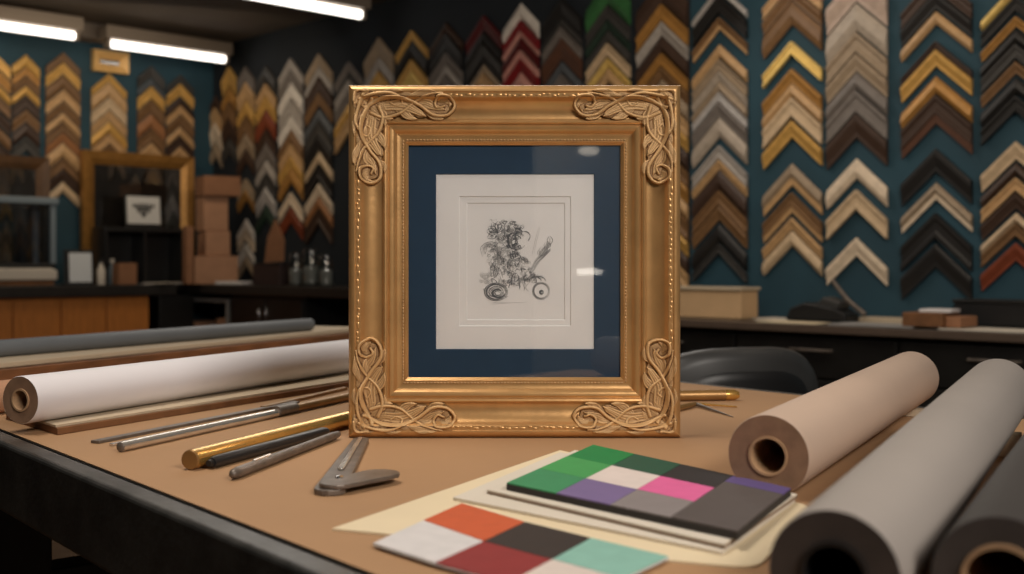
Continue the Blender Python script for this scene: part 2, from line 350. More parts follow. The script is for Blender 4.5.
for i_, (px, hw, en, wh) in enumerate(LC):
    for j_ in (i_ - 1, i_ + 1):
        if 0 <= j_ < len(LC): hw = min(hw, .465 * abs(LC[j_][0] - px))
    column(px, hw, en, wh, left_at, RZL, 'moulding samples on the left wall', 0)

# ------------------------------------------------------------------ frames on the left wall
def rect_frame(t, w, h, mw, depth, m, lipm=None):
    for (side) in range(4):
        o = MB(); i = mw
        c = [(-w / 2, 0), (w / 2, 0), (w / 2, h), (-w / 2, h)]; q = [(-w / 2 + i, i), (w / 2 - i, i), (w / 2 - i, h - i), (-w / 2 + i, h - i)]
        a, b, cc, d = c[side], c[(side + 1) % 4], q[(side + 1) % 4], q[side]
        k = .55
        m1 = (a[0] + (d[0] - a[0]) * k, a[1] + (d[1] - a[1]) * k); m2 = (b[0] + (cc[0] - b[0]) * k, b[1] + (cc[1] - b[1]) * k)
        vs = [(a[0], 0, a[1]), (b[0], 0, b[1]), (cc[0], 0, cc[1]), (d[0], 0, d[1]),
              (a[0], -depth, a[1]), (b[0], -depth, b[1]), (m2[0], -depth * .8, m2[1]), (m1[0], -depth * .8, m1[1]), (cc[0], -depth * .4, cc[1]), (d[0], -depth * .4, d[1])]
        o.add(vs, [(0, 1, 2, 3), (4, 5, 6, 7), (7, 6, 8, 9), (0, 1, 5, 4), (9, 8, 2, 3), (0, 4, 7, 9, 3), (1, 5, 6, 8, 2)])
        obj('moulding', o, m, t)
def wall_frame(px0, px1, py0, py1, off, mw, label, m, inner, name='picture_frame', zfix=None):
    a = left_at(px0, off); b = left_at(px1, off); w = (b - a).length; mid = (a + b) / 2
    z1 = CAMZ + (HOR - py0) / F * mid.y; z0 = CAMZ + (HOR - py1) / F * mid.y
    if zfix: z0 = zfix
    t = thing(name, label, 'picture frame', (mid.x, mid.y, z0), RZL)
    rect_frame(t, w, z1 - z0, mw, .05, m)
    obj('backing', MB().box(-w / 2 + mw * .8, w / 2 - mw * .8, -.015, -.008, mw * .8, z1 - z0 - mw * .8), inner, t)
    obj('glass', MB().box(-w / 2 + mw * .8, w / 2 - mw * .8, -.0195, -.0175, mw * .8, z1 - z0 - mw * .8), M['glass'], t)
    return t
goldframe2 = mat('old_gold', S(176, 128, 66), .4, metal=.5, noise=.15, scale=20)
wall_frame(80, 191, 154, 283.5, .07, .095, 'large empty gold frame standing on the left counter against the wall', goldframe2, M['darkpic'], zfix=.906)
wall_frame(-60, 47, 155, 287.5, .07, .085, 'dark brown wooden frame behind the glass case at the left edge', mat('dark_oak', S(92, 64, 38), .5, noise=.2, scale=15), M['darkpic'], zfix=.906)
wall_frame(91, 126, 52, 73, .004, .06, 'small square gold frame sample at the top of a left wall column', mat('pale_gold', S(228, 182, 112), .45, metal=.1, noise=.08), M['wall_dark'])

# ------------------------------------------------------------------ left counter (along the left wall) and what stands on it
LCZ = .905; LD = .60
def lpt(px, off, z): p = left_at(px, off); return Vector((p.x, p.y, z))
pa = A - V * .62; lenL = 4.6                       # counter runs from near the corner toward the left
cxl = pa - V * (lenL / 2)
def Lloc(px, off): return left_at(px, off)
wl = MB().box(-lenL / 2, lenL / 2, -LD, -.01, .83, LCZ)
tag(obj('worktop', wl, M['worktop'], None, (cxl.x, cxl.y, 0), RZL, bevel=.006), 'long dark worktop on the wooden cabinets along the left wall', 'worktop')
x_end = ((left_at(152, LD) - cxl).dot(V))
nun = 3; uw = .62
for k in range(nun):
    x1 = x_end - k * uw; x0 = x1 - uw + .004
    ctr = cxl + V * ((x0 + x1) / 2)
    t = thing('base_cabinet', ['orange wood base cabinet under the left worktop, nearest the room corner', 'orange wood base cabinet under the left worktop, second from the corner end', 'orange wood base cabinet under the left worktop at the picture edge'][k], 'cabinet', (ctr.x, ctr.y, 0), RZL, 'orange wood cabinets')
    h = (x1 - x0) / 2
    obj('carcass', MB().box(-h, h, -LD + .06, -.02, .06, .828), M['wood'], t)
    obj('plinth', MB().box(-h + .01, h - .01, -LD + .1, -.05, 0, .058), M['black'], t)
    for s in (0, 1):
        d = obj('door', MB().box(-h + .004 + s * h, s * h - .004, -LD + .04, -LD + .059, .07, .81), M['wood'], t, bevel=.004)
        obj('handle', MB().tube([(-.04 if s == 0 else .04, -LD + .036, .50), (-.04 if s == 0 else .04, -LD + .022, .50), (-.04 if s == 0 else .04, -LD + .022, .38), (-.04 if s == 0 else .04, -LD + .036, .38)], .006, 8), M['blackplastic'], d, smooth=60)
# black end post of the counter
pp = left_at(172, LD - .1)
t = thing('counter_leg_panel', 'black end panel holding up the left worktop beside the orange cabinets', 'counter panel', (pp.x, pp.y, 0), RZL)
obj('panel', MB().box(-.13, .13, -.07, .45, 0, .828), M['black'], t, bevel=.004)
obj('foot_rail', MB().box(-.135, .135, -.075, .455, 0, .08), M['blackplastic'], t, bevel=.004)

def lbox(name, px0, px1, py0, py1, off, dep, m, label, cat, z0=None, parts=None, bevel=.004):
    """a box standing on the left counter: pixel extents of its front at wall offset off"""
    a = left_at(px0, off); b = left_at(px1, off); mid = (a + b) / 2; w = (b - a).length
    zb = CAMZ + (HOR - py1) / F * mid.y if z0 is None else z0
    zt = CAMZ + (HOR - py0) / F * mid.y
    return mid, w, zb, zt
# glass display case
mid, w, zb, zt = lbox('', -40, 56, 196, 250, .50, 0, None, '', '', z0=None)
t = thing('display_case', 'blue-grey glass display case on the left counter', 'display case', (mid.x, mid.y, LCZ + .115), RZL)
h = zt - LCZ - .115; dpt = .31
obj('lid', MB().box(-w / 2 - .015, w / 2 + .015, -.015, dpt + .015, h - .045, h), M['bluegrey'], t, bevel=.006)
obj('base', MB().box(-w / 2, w / 2, 0, dpt, 0, .03), M['blackplastic'], t, bevel=.004)
for sx in (-1, 1):
    for y in (0, dpt - .03):
        obj('corner_post', MB().box(sx * w / 2 - (.035 if sx > 0 else 0), sx * w / 2 + (0 if sx > 0 else .035), y, y + .03, .031, h - .046), M['bluegrey'], t)
obj('front_pane', MB().box(-w / 2 + .036, w / 2 - .036, .008, .013, .031, h - .046), M['case_glass'], t)
obj('side_pane', MB().box(w / 2 - .02, w / 2 - .015, .031, dpt - .031, .031, h - .046), M['case_glass'], t)
obj('back_pane', MB().box(-w / 2 + .036, w / 2 - .036, dpt - .012, dpt - .007, .031, h - .046), M['case_glass'], t)
# white flat machine under the case
o = thing('flat_plotter', 'white flat plotter with a brown wooden base under the glass case', 'machine', (mid.x, mid.y, LCZ + .001), RZL)
obj('body', MB().prism_y([(-w / 2 - .02, .035), (w / 2 + .0, .035), (w / 2 + .0, .095), (w / 2 - .03, .113), (-w / 2 - .02, .113)], -.03, .32), M['whiteplastic'], o, bevel=.01)
obj('base', MB().box(-w / 2, w / 2 - .02, -.02, .31, 0, .034), M['board'], o, bevel=.003)
# tilted page in black holder
mid, w, zb, zt = lbox('', 65, 94, 250, 284.5, .52, 0, None, '', '')
t = thing('page_holder', 'white page in a black upright holder on the left counter', 'sign holder', (mid.x, mid.y, LCZ + .001), RZL)
h = zt - LCZ
lean = .06
def lp(x0, x1, z0, z1, y0, y1): 
    return MB().add([(x0, y0 + z0 * lean, z0), (x1, y0 + z0 * lean, z0), (x1, y1 + z0 * lean, z0), (x0, y1 + z0 * lean, z0), (x0, y0 + z1 * lean, z1), (x1, y0 + z1 * lean, z1), (x1, y1 + z1 * lean, z1), (x0, y1 + z1 * lean, z1)],
        [(3, 2, 1, 0), (4, 5, 6, 7), (0, 1, 5, 4), (1, 2, 6, 5), (2, 3, 7, 6), (3, 0, 4, 7)])
obj('holder_frame', lp(-w / 2, w / 2, 0, h, 0, .014), M['blackplastic'], t, bevel=.003)
obj('page', lp(-w / 2 + .03, w / 2 - .014, .02, h - .02, -.003, -.0005), M['screen'], t)
obj('foot', MB().box(-w / 2 + .02, w / 2 - .02, .016, .10, 0, .008), M['blackplastic'], t)
# dark shelf unit with the sign card
mid, w, zb, zt = lbox('', 105, 184, 228, 283, .36, 0, None, '', '')
hs = zt - LCZ
t = thing('counter_shelf', 'low black shelf unit on the left counter below the sign card', 'shelf unit', (mid.x, mid.y, LCZ + .001), RZL)
obj('shelf', MB().box(-w / 2, w / 2, 0, .21, hs - .03, hs), M['blackplastic'], t, bevel=.003)
obj('back_panel', MB().box(-w / 2, w / 2, 0.195, .21, 0, hs - .031), M['blackplastic'], t)
for x in (-w / 2, w / 2 - .02, -.01): obj('side_panel', MB().box(x, x + .02, 0, .194, 0, hs - .031), M['blackplastic'], t)
shz = LCZ + .001 + hs; shm = mid.copy()
mid, w, zb, zt = lbox('', 126, 162, 195, 223, .30, 0, None, '', '')
t = thing('sign_card', 'white sign card with a dark emblem standing on the black shelf', 'sign', (mid.x, mid.y, shz + .001), RZL)
h = zt - shz
def shear(mb): mb.v = [(x, y + z * .08, z) for x, y, z in mb.v]; return mb
obj('frame', shear(MB().box(-w / 2, w / 2, 0, .014, 0, h)), M['blackplastic'], t, bevel=.002)
obj('card', shear(MB().box(-w / 2 + .012, w / 2 - .012, -.003, -.0005, .03, h - .012)), M['sign'], t)
em = MB()
for k, (x0, x1, a, b) in enumerate([(-.62, -.46, .62, .72), (-.44, -.24, .55, .72), (-.22, -.02, .50, .74), (0, .2, .50, .74), (.22, .42, .55, .72), (.44, .62, .62, .72), (-.38, -.2, .46, .53), (-.17, .15, .38, .48), (.19, .36, .46, .53), (-.10, .08, .32, .37)]):
    em.prism_y([(x0 * w / 2, a * h), (x1 * w / 2, a * h), ((x1 - .03) * w / 2, b * h), ((x0 + .03) * w / 2, b * h)], -.0045, -.0032)
obj('emblem', shear(em), M['blackplastic'], t, label='dark winged emblem')
# small things on the left counter
def lathe_thing(name, px, off, prof, m, label, cat, z, capm=None, capprof=None, group=None, wallf=left_at, rz=RZL):
    p = wallf(px, off)
    if capprof:
        t = thing(name, label, cat, (p.x, p.y, z), rz, group)
        obj('body', MB().lathe(prof, 16), m, t, smooth=40); obj('cap', MB().lathe(capprof, 16), capm, t, smooth=40)
        return t
    o = obj(name, MB().lathe(prof, 16), m, None, (p.x, p.y, z), rz, smooth=40); return tag(o, label, cat, group)
bt = [(.026, 0), (.028, .01), (.028, .10), (.012, .135), (.012, .15)]; bc = [(.015, .1505), (.015, .175), (.012, .178)]
lathe_thing('bottle', 101, .50, bt, M['whiteplastic'], 'small white bottle right of the white page holder', 'bottle', LCZ + .001, M['blackplastic'], bc)
lathe_thing('bottle', 112, .30, bt, M['bluegrey'], 'small grey bottle standing left of the little brown box', 'bottle', LCZ + .001, M['whiteplastic'], bc)
def simple_box(name, px0, px1, py0, off, dep, m, label, cat, z=LCZ + .001, wallf=left_at, rz=RZL, flap=None, group=None, turn=0, bevel=.003):
    a = wallf(px0, off); b = wallf(px1, off); mid = (a + b) / 2; w = (b - a).length
    zt = CAMZ + (HOR - py0) / F * mid.y; h = zt - z
    t = thing(name, label, cat, (mid.x, mid.y, z), rz + turn, group)
    obj('body', MB().box(-w / 2, w / 2, 0, dep, 0, h - .004), m, t, bevel=bevel)
    for s in (0, 1):
        obj('flap', MB().box(-w / 2, w / 2, s * dep / 2 + .001, (s + 1) * dep / 2 - .001, h - .0038, h), m, t)
    if flap: obj('tape', MB().box(-.02, .02, -.0012, dep, h + .0002, h + .0012), flap, t)
    return t, zt
simple_box('cardboard_box', 119, 137, 263, .52, .10, M['cardboard2'], 'small red-brown box on the left counter by the papers', 'box')
pmid = left_at(160, .48)
for k in range(3):
    o = obj('paper_sheet', MB().box(-.14, .14, -.09, .09, 0, .003), [M['white'], M['greypaper'], M['offwhite']][k], None, (pmid.x + .02 * k, pmid.y, LCZ + .001 + k * .0032), RZL + .2 * k)
    tag(o, ['bottom white sheet of the paper pile on the left counter', 'grey sheet in the middle of the left counter paper pile', 'cream top sheet of the paper pile on the left counter'][k], 'paper')
# stack of cartons near the corner (on the corner worktop)
def carton(px0, px1, py0, Y, dep, z, m, label, tape=None):
    a = at(px0, py0, Y); b = at(px1, py0, Y); w = (b.x - a.x) * 1.12; h = a.z - z; mid = (a + b) / 2
    t = thing('cardboard_box', label, 'box', (mid.x, mid.y, z), RZL - .25)
    obj('body', MB().box(-w / 2, w / 2, 0, dep, 0, h - .004), m, t, bevel=.003)
    for s in (0, 1): obj('flap', MB().box(-w / 2, w / 2, s * dep / 2 + .001, (s + 1) * dep / 2 - .001, h - .0038, h), m, t)
    if tape: obj('tape', MB().box(-.02, .02, -.0012, dep, h + .0002, h + .0012), tape, t)
    return z + h + .002
_z = carton(197, 236, 256, 8.15, .26, .906, M['cardboard'], 'wide tan carton at the bottom of the corner stack', M['tanbox'])
_z = carton(207, 229, 231, 8.18, .22, _z, M['cardboard'], 'narrow tan carton second from the bottom of the corner stack')
_z = carton(205, 227, 196, 8.18, .22, _z, M['cardboard'], 'tall tan carton third from the bottom of the corner stack')
_z = carton(206, 239, 176, 8.16, .24, _z, M['cardboard2'], 'brown carton on the very top of the corner stack')
carton(187, 193, 226, 8.05, .12, .906, M['cardboard2'], 'slim brown carton standing left of the corner carton stack')

# ------------------------------------------------------------------ corner counter (right wall, left part)
RD = .5
def rrun(px0, px1, off): return right_at(px0, off), right_at(px1, off)
CZ2 = .905
ca = right_at(345, RD); cb = A + DR * .03
Lc = ((ca - cb).dot(DR)); cc_ = cb + DR * (Lc / 2); cc_ -= NR * ((cc_ - A).dot(NR))
Lc2 = Lc + .25; ccx = cc_ + DR * .125
tag(obj('worktop', MB().box(-Lc2 / 2, Lc2 / 2, -RD, -.01, .84, CZ2), M['worktop'], None, (ccx.x, ccx.y, 0), RZR, bevel=.006), 'dark worktop in the room corner under the jars', 'worktop')
t = thing('base_cabinet', 'black closed cabinet under the corner worktop just left of the frame', 'cabinet', (*right_at(325, 0).xy, 0), RZR)
obj('carcass', MB().box(-.42, .45, -RD + .04, -.02, .05, .838), M['black'], t, bevel=.003)
obj('plinth', MB().box(-.40, .43, -RD + .08, -.04, 0, .048), M['blackplastic'], t)
dr_ = obj('door', MB().box(-.41, .01, -RD + .02, -RD + .039, .07, .82), M['black'], t, bevel=.003)
obj('handle', MB().tube([(-.03, -RD + .018, .76), (-.03, -RD, .76), (-.03, -RD, .64), (-.03, -RD + .018, .64)], .005, 8), M['chrome'], dr_, smooth=60)
dr_ = obj('door', MB().box(.02, .44, -RD + .02, -RD + .039, .07, .82), M['black'], t, bevel=.003)
obj('handle', MB().tube([(.06, -RD + .018, .76), (.06, -RD, .76), (.06, -RD, .64), (.06, -RD + .018, .64)], .005, 8), M['chrome'], dr_, smooth=60)
# open rack below the corner worktop
p = right_at(325, 0) + U * .93 + NR * .25
t = thing('storage_rack', 'pale open rack holding cartons below the corner worktop', 'rack', (p.x, p.y, 0), RZR)
for z in (.40, .78): obj('shelf', MB().box(-.42, .42, -.2, .2, z, z + .025), M['greypaper'], t, bevel=.002)
for x in (-.42, .395):
    for y in (-.2, .175): obj('post', MB().box(x, x + .025, y, y + .025, 0, .80 - .021), M['greypaper'], t)
for k, (x, w, h, m, l) in enumerate([(-.24, .26, .2, 'cardboard', 'tan carton on the left side of the pale rack'), (.06, .24, .16, 'cardboard2', 'brown carton in the middle of the pale rack'), (.28, .16, .24, 'cardboard', 'narrow tan carton on the right side of the pale rack')]):
    q = p + DR * x
    t = thing('cardboard_box', l, 'box', (q.x, q.y, .426), RZR)
    obj('body', MB().box(-w / 2, w / 2, -.16, .12, 0, h), M[m], t, bevel=.003); obj('tape', MB().box(-.02, .02, -.161, .12, h + .0002, h + .001), M['tanbox'], t)
# things on the corner worktop
q = right_at(236, .36)
tag(obj('paper_sheet', MB().box(-.12, .12, -.08, .08, 0, .02), M['white'], None, (q.x, q.y, CZ2 + .001), RZR + .3, bevel=.004), 'white paper pad on the corner worktop by the carton stack', 'paper')
q = right_at(273, .30)
t = thing('cardboard_tag', 'brown pointed cardboard panel leaning over a dark box in the corner', 'cardboard', (q.x, q.y, CZ2 + .15), RZR)
tagp = [(-.11, .0), (.12, .01), (.13, .15), (.02, .29), (-.07, .17)]
obj('panel', MB().prism_y(tagp, 0, .012), M['cardboard2'], t)
t = thing('storage_box', 'dark box holding the pointed cardboard panel in the corner', 'box', (q.x, q.y, CZ2 + .001), RZR)
obj('body', MB().box(-.16, .18, -.06, .12, 0, .14), mat('dark_maroon', S(58, 42, 40), .6, noise=.1), t, bevel=.004)
obj('lid', MB().box(-.165, .185, -.065, .125, .141, .148), M['blackplastic'], t, bevel=.002)
jp = [(.045, 0), (.05, .01), (.05, .15), (.04, .17), (.04, .18)]
for k, (px, sc, l) in enumerate([(296, 1.0, 'empty clear glass jar, leftmost of the jars in the corner'), (311, 1.12, 'taller clear glass jar in the middle of the corner jars'), (326, .95, 'clear glass jar nearest the gold frame')]):
    q = right_at(px, .33)
    t = thing('glass_jar', l, 'jar', (q.x, q.y, CZ2 + .001), RZR, 'glass jars in the corner')
    obj('body', MB().lathe([(r * sc, z * sc) for r, z in jp], 18), M['jar_glass'], t, smooth=40)
    obj('lid', MB().lathe([(.043 * sc, .1805 * sc), (.043 * sc, .205 * sc), (.04 * sc, .207 * sc)], 18), M['chrome'], t, smooth=40)
    obj('contents', MB().lathe([(.04 * sc, .012 * sc), (.043 * sc, .02 * sc), (.043 * sc, .10 * sc), (.03 * sc, .112 * sc)], 12), M['greypaper'], t, smooth=40)

# ------------------------------------------------------------------ right counter
RCZ = .80
ra = right_at(560, 0); rb = right_at(1024, 0) + DR * 1.2
Lr = (rb - ra).dot(DR); rc = ra + DR * (Lr / 2)
t = thing('worktop', 'long dark worktop with a brown front edge along the right wall', 'worktop', (rc.x, rc.y, 0), RZR)
obj('top', MB().box(-Lr / 2, Lr / 2, -RD + .01, -.01, RCZ - .035, RCZ), M['worktop'], t)
obj('edge_strip', MB().box(-Lr / 2, Lr / 2, -RD - .004, -RD + .0098, RCZ - .030, RCZ + .001), M['wedge'], t, bevel=.003)
nu = 5; uw = Lr / nu
for k in range(nu):
    q = ra + DR * (uw * (k + .5))
    t = thing('base_cabinet', ['black drawer cabinet behind the gold frame under the right worktop', 'black drawer cabinet under the right worktop behind the chair', 'black drawer cabinet under the right worktop behind the beige roll', 'black drawer cabinet under the right worktop behind the grey roll', 'black drawer cabinet at the right picture edge'][k], 'cabinet', (q.x, q.y, 0), RZR, 'black cabinets under the right worktop')
    h = uw / 2 - .003
    obj('carcass', MB().box(-h, h, -RD + .05, -.02, .06, RCZ - .038), M['black'], t)
    obj('plinth', MB().box(-h, h, -RD + .09, -.05, 0, .058), M['blackplastic'], t)
    for z0, z1 in ((.07, .40), (.41, .58), (.59, .75)):
        d = obj('drawer', MB().box(-h + .003, h - .003, -RD + .03, -RD + .049, z0, z1), M['black'], t, bevel=.003)
        zc = z1 - .05
        obj('handle', MB().tube([(-.09, -RD + .028, zc), (-.09, -RD + .008, zc), (.09, -RD + .008, zc), (.09, -RD + .028, zc)], .006, 8), M['dsteel'], d, smooth=60)
def rthing(px, off): return right_at(px, off)
# tan storage box beside the frame
a = right_at(640, .30); b = right_at(741, .30); mid = (a + b) / 2; w = (b - a).length
t = thing('storage_box', 'long tan box with a pale lid on the right worktop beside the gold frame', 'box', (mid.x, mid.y, RCZ + .002), RZR)
hb = CAMZ + (HOR - 287) / F * mid.y - RCZ
obj('body', MB().box(-w / 2, w / 2, 0, .13, 0, hb - .014), M['tanbox'], t, bevel=.003)
obj('lid', MB().box(-w / 2 - .008, w / 2 + .01, -.01, .138, hb - .0135, hb), M['boardtop'], t, bevel=.002)
# sheets on the right worktop
def rsheet(px, off, w, d, z, m, label, turn=0, th=.004):
    q = right_at(px, off)
    return tag(obj('paper_sheet', MB().box(-w / 2, w / 2, -d / 2, d / 2, 0, th), m, None, (q.x, q.y, RCZ + z), RZR + turn), label, 'paper')
rsheet(786, .18, .24, .16, .002, M['offwhite'], 'pale sheet right behind the long tan box', .05)
rsheet(793, .41, .28, .12, .002, M['cream'], 'cream sheet at the worktop front edge under the black stapler', -.03)
rsheet(880, .36, .34, .20, .002, M['greypaper'], 'grey sheet left of the small wooden block', .1, .006)
rsheet(892, .11, .26, .14, .002, M['boardtop'], 'beige sheet against the wall behind the grey sheet', .0, .02)
rsheet(1012, .36, .46, .2, .002, M['offwhite'], 'wide white sheet at the right end of the worktop', -.02)
# stapler-like black tool with lever
q = right_at(824, .24)
t = thing('tabletop_cutter', 'black tabletop cutter with a raised lever on the right worktop', 'tool', (q.x, q.y, RCZ + .007), RZR)
obj('base', MB().prism_y([(-.15, 0), (.13, 0), (.13, .03), (.08, .055), (-.06, .075), (-.13, .05)], -.06, .06), M['blackplastic'], t, bevel=.006)
obj('head', MB().prism_y([(-.02, .06), (.09, .05), (.10, .08), (.02, .10)], -.045, .045), M['greyplastic'], t, bevel=.006)
obj('lever', MB().tube([(.20, -.02, .03), (.12, -.02, .09), (.05, -.02, .17)], [.012, .011, .009], 10), M['dsteel'], t, smooth=60)
# small wooden block stack
q = right_at(937, .36)
t = thing('wooden_block', 'small brown wooden block on the right worktop under a white pad', 'block', (q.x, q.y, RCZ + .009), RZR)
obj('block', MB().box(-.10, .06, -.08, .06, 0, .052), M['board'], t, bevel=.003); obj('end_block', MB().box(.062, .12, -.06, .08, 0, .04), M['cardboard2'], t, bevel=.003)
tag(obj('paper_pad', MB().box(-.05, .07, -.05, .05, 0, .012), M['white'], None, (q.x, q.y, RCZ + .0625), RZR + .1, bevel=.002), 'white pad lying on the small wooden block', 'paper pad')
q = right_at(1013, .14)
t = thing('storage_box', 'black low box against the wall at the right end of the worktop', 'box', (q.x, q.y, RCZ + .008), RZR)
obj('body', MB().box(-.2, .24, -.07, .08, 0, .085), M['blackplastic'], t, bevel=.004); obj('lid', MB().box(-.205, .245, -.075, .085, .0855, .10), M['black'], t, bevel=.003)

# ------------------------------------------------------------------ work table
P0 = gp(0, 429); P1 = gp(367, 572)
UT = (P0 - P1); UT.z = 0; UT.normalize(); NT = Vector((UT.y, -UT.x, 0))
depth = (gp(742, 389) - P0).dot(NT)
S0, S1 = -1.30, 1.72
rzt = math.atan2(-UT.y, -UT.x)                        # local x along -UT (to the right/near), local y = NT ... away
tcen = P0 + UT * ((S0 + S1) / 2)
LT = S1 - S0
t = thing('work_table', 'large black framed work table covered with brown kraft paper', 'table', (tcen.x, tcen.y, 0), rzt)
RW = .030
obj('tabletop', MB().box(-LT / 2, LT / 2, 0, depth, TZ - .03, TZ - .0015), M['black'], t)
def edge(x0, x1, y0, y1): obj('edge_rail', MB().box(x0, x1, y0, y1, TZ - .088, TZ - .001), M['rim'], t, bevel=.005, segs=3)
edge(-LT / 2 - RW, LT / 2 + RW, -RW, -.0005)
edge(-LT / 2 - RW, LT / 2 + RW, depth + .0005, depth + RW)
edge(-LT / 2 - RW, -LT / 2 - .0005, 0, depth); edge(LT / 2 + .0005, LT / 2 + RW, 0, depth)
for s in (.15, 1.60, -1.2):
    x = -(s - (S0 + S1) / 2)
    for y in (.0, depth - .1):
        obj('leg', MB().box(x - .05, x + .05, y, y + .1, 0, TZ - .031), M['black'], t, bevel=.004)
    obj('stretcher', MB().box(x - .03, x + .03, .101, depth - .101, .50, .59), M['black'], t, bevel=.003)
pc = MB().box(-LT / 2 + .001, LT / 2 - .001, .0015, depth - .0015, TZ - .001, TZ)
tag(obj('kraft_paper_cover', pc, M['kraft'], None, (tcen.x, tcen.y, 0), rzt), 'brown kraft paper sheet covering the black work table', 'paper cover')

# ------------------------------------------------------------------ paper rolls
def roll(name, label, a, b, r, core_r, m, mend, group=None, coreless=False, mcore=None):
    a = Vector(a); b = Vector(b); d = b - a; L = d.length
    t = thing(name, label, 'paper roll', a, 0, group)
    rot = d.to_track_quat('Y', 'Z').to_euler(); t.rotation_euler = rot
    n = 56
    def ring(rr, y): return [(rr * math.cos(2 * math.pi * k / n), y, rr * math.sin(2 * math.pi * k / n)) for k in range(n)]
    mb = MB(); vs = ring(r - .0006, 0) + ring(r, .0015) + ring(r, L - .0015) + ring(r - .0006, L)
    fs = [(i * n + k, i * n + (k + 1) % n, (i + 1) * n + (k + 1) % n, (i + 1) * n + k) for i in range(3) for k in range(n)]
    obj('paper', mb.add(vs, fs), m, t, smooth=50)
    mb = MB(); fs = []
    vs = ring(r - .0007, 0) + ring(core_r + .0025, .0008) + ring(r - .0007, L) + ring(core_r + .0025, L - .0008)
    fs = [(k, (k + 1) % n, n + (k + 1) % n, n + k) for k in range(n)] + [(2 * n + k, 2 * n + (k + 1) % n, 3 * n + (k + 1) % n, 3 * n + k) for k in range(n)]
    for e_ in (0, 1):
        obj('layered_end', MB().add(vs[2 * n * e_:2 * n * (e_ + 1)], fs[:n]), mend, t)
    mb = MB(); vs = ring(core_r + .0024, -.001) + ring(core_r, -.001) + ring(core_r, L + .001) + ring(core_r + .0024, L + .001)
    fs = [(i * n + k, i * n + (k + 1) % n, ((i + 1) % 4) * n + (k + 1) % n, ((i + 1) % 4) * n + k) for i in range(4) for k in range(n)]
    obj('core', mb.add(vs, fs), mcore or M['core'], t, smooth=50)
    return t
BZ = .833                                              # top of the near board
wa = gp(24, 424, BZ); wb_dir = (gp(348, 372, BZ) - wa).normalized()
r = .0312
roll('paper_roll', 'white paper roll lying along the left side of the table', wa - wb_dir * .006 + Vector((0, 0, r + .0005)), wa + wb_dir * 1.2 + Vector((0, 0, r + .0005)), r, .0125, M['rollwhite'], M['rollend'])
ka = gp(-19, 416); r = .024
roll('paper_roll', 'kraft roll end just behind the white roll at the left edge', ka + Vector((0, 0, r + .0005)), ka + wb_dir * .9 + Vector((0, 0, r + .0005)), r, .009, M['cardboard'], M['rollend'])
# near board under the white roll
bd = [gp(57.5, 435.5), gp(348, 387.5)]; bdir = (bd[1] - bd[0]).normalized()
n0 = gp(6, 419.5); poly = [bd[0], bd[0] + bdir * 1.02, n0 + wb_dir * 1.05, n0]
pol2 = [(p.x, p.y) for p in poly]
tag(obj('backing_board', MB().prism(pol2, TZ + .0003, TZ + .0095), M['board'], None, bevel=.001), 'brown backing board lying under the white roll', 'board')
pol3 = [(p.x - .004, p.y + .004) for p in poly]
o = obj('mat_board', MB().prism(pol3, TZ + .0098, TZ + .0128), M['boardtop']); tag(o, 'pale board on the brown board under the white roll', 'board')
# rear stack
fa = gp(0, 381); fb = gp(345, 341); fd = (fb - fa).normalized(); fn = Vector((-fd.y, fd.x, 0))
def strip(s0, s1, w0, w1, z0, z1): 
    q = [fa + fd * s0 + fn * w0, fa + fd * s1 + fn * w0, fa + fd * s1 + fn * w1, fa + fd * s0 + fn * w1]
    return MB().prism([(p.x, p.y) for p in q], z0, z1)
tag(obj('wooden_plank', strip(-.25, 1.42, 0, .23, TZ + .0003, TZ + .021), M['redwood'], None, bevel=.002), 'red-brown plank behind the white roll under the pale board', 'plank')
tag(obj('mat_board', strip(-.25, 1.40, .012, .23, TZ + .0225, TZ + .033), M['boardtop'], None, bevel=.0015), 'long pale board lying on the red-brown plank', 'board')
g0 = gp(0, 357, TZ + .0335); g1 = gp(310, 330.5, TZ + .0335); gd = (g1 - g0).normalized(); r = .0175
roll('paper_roll', 'thin slate grey roll along the back of the pale board', g0 - gd * .25 + Vector((0, 0, r)), g1 + Vector((0, 0, r)), r, .007, M['slate'], M['rollenddark'])
# batten under the far ends of the right rolls
r1 = .0392
n1 = gp(768, 498.5); n1 = Vector((.2414, 1.09, TZ)); f1 = Vector((.600, 1.735, TZ))
LIFT = .012
L2 = .030
roll('paper_roll', 'beige brown paper roll with a cardboard core lying on the right of the table', n1 + Vector((0, 0, r1 + .0006)), f1 + Vector((0, 0, r1 + LIFT)), r1, .0165, M['rollbrown'], M['rollend'])
n2 = Vector((.187, .672, TZ)); f2 = Vector((.585, 1.39, TZ)); d2 = (f2 - n2).normalized()
r2 = .0388
roll('paper_roll', 'grey paper roll between the beige roll and the charcoal roll', n2 + Vector((0, 0, r2 + .0006)), f2 + Vector((0, 0, r2 + L2)), r2, .0175, M['rollgrey'], M['rollenddark'], mcore=M['blackplastic'])
n3 = n2 + Vector((d2.y, -d2.x, 0)) * .0875 + d2 * .03; n3.z = TZ
r3 = .0385
roll('paper_roll', 'charcoal paper roll with a pale core in the bottom right corner', n3 + Vector((0, 0, r3 + .0006)), n3 + d2 * .78 + Vector((0, 0, r3 + .0006)), r3, .020, M['rolldark'], M['rollenddark'])

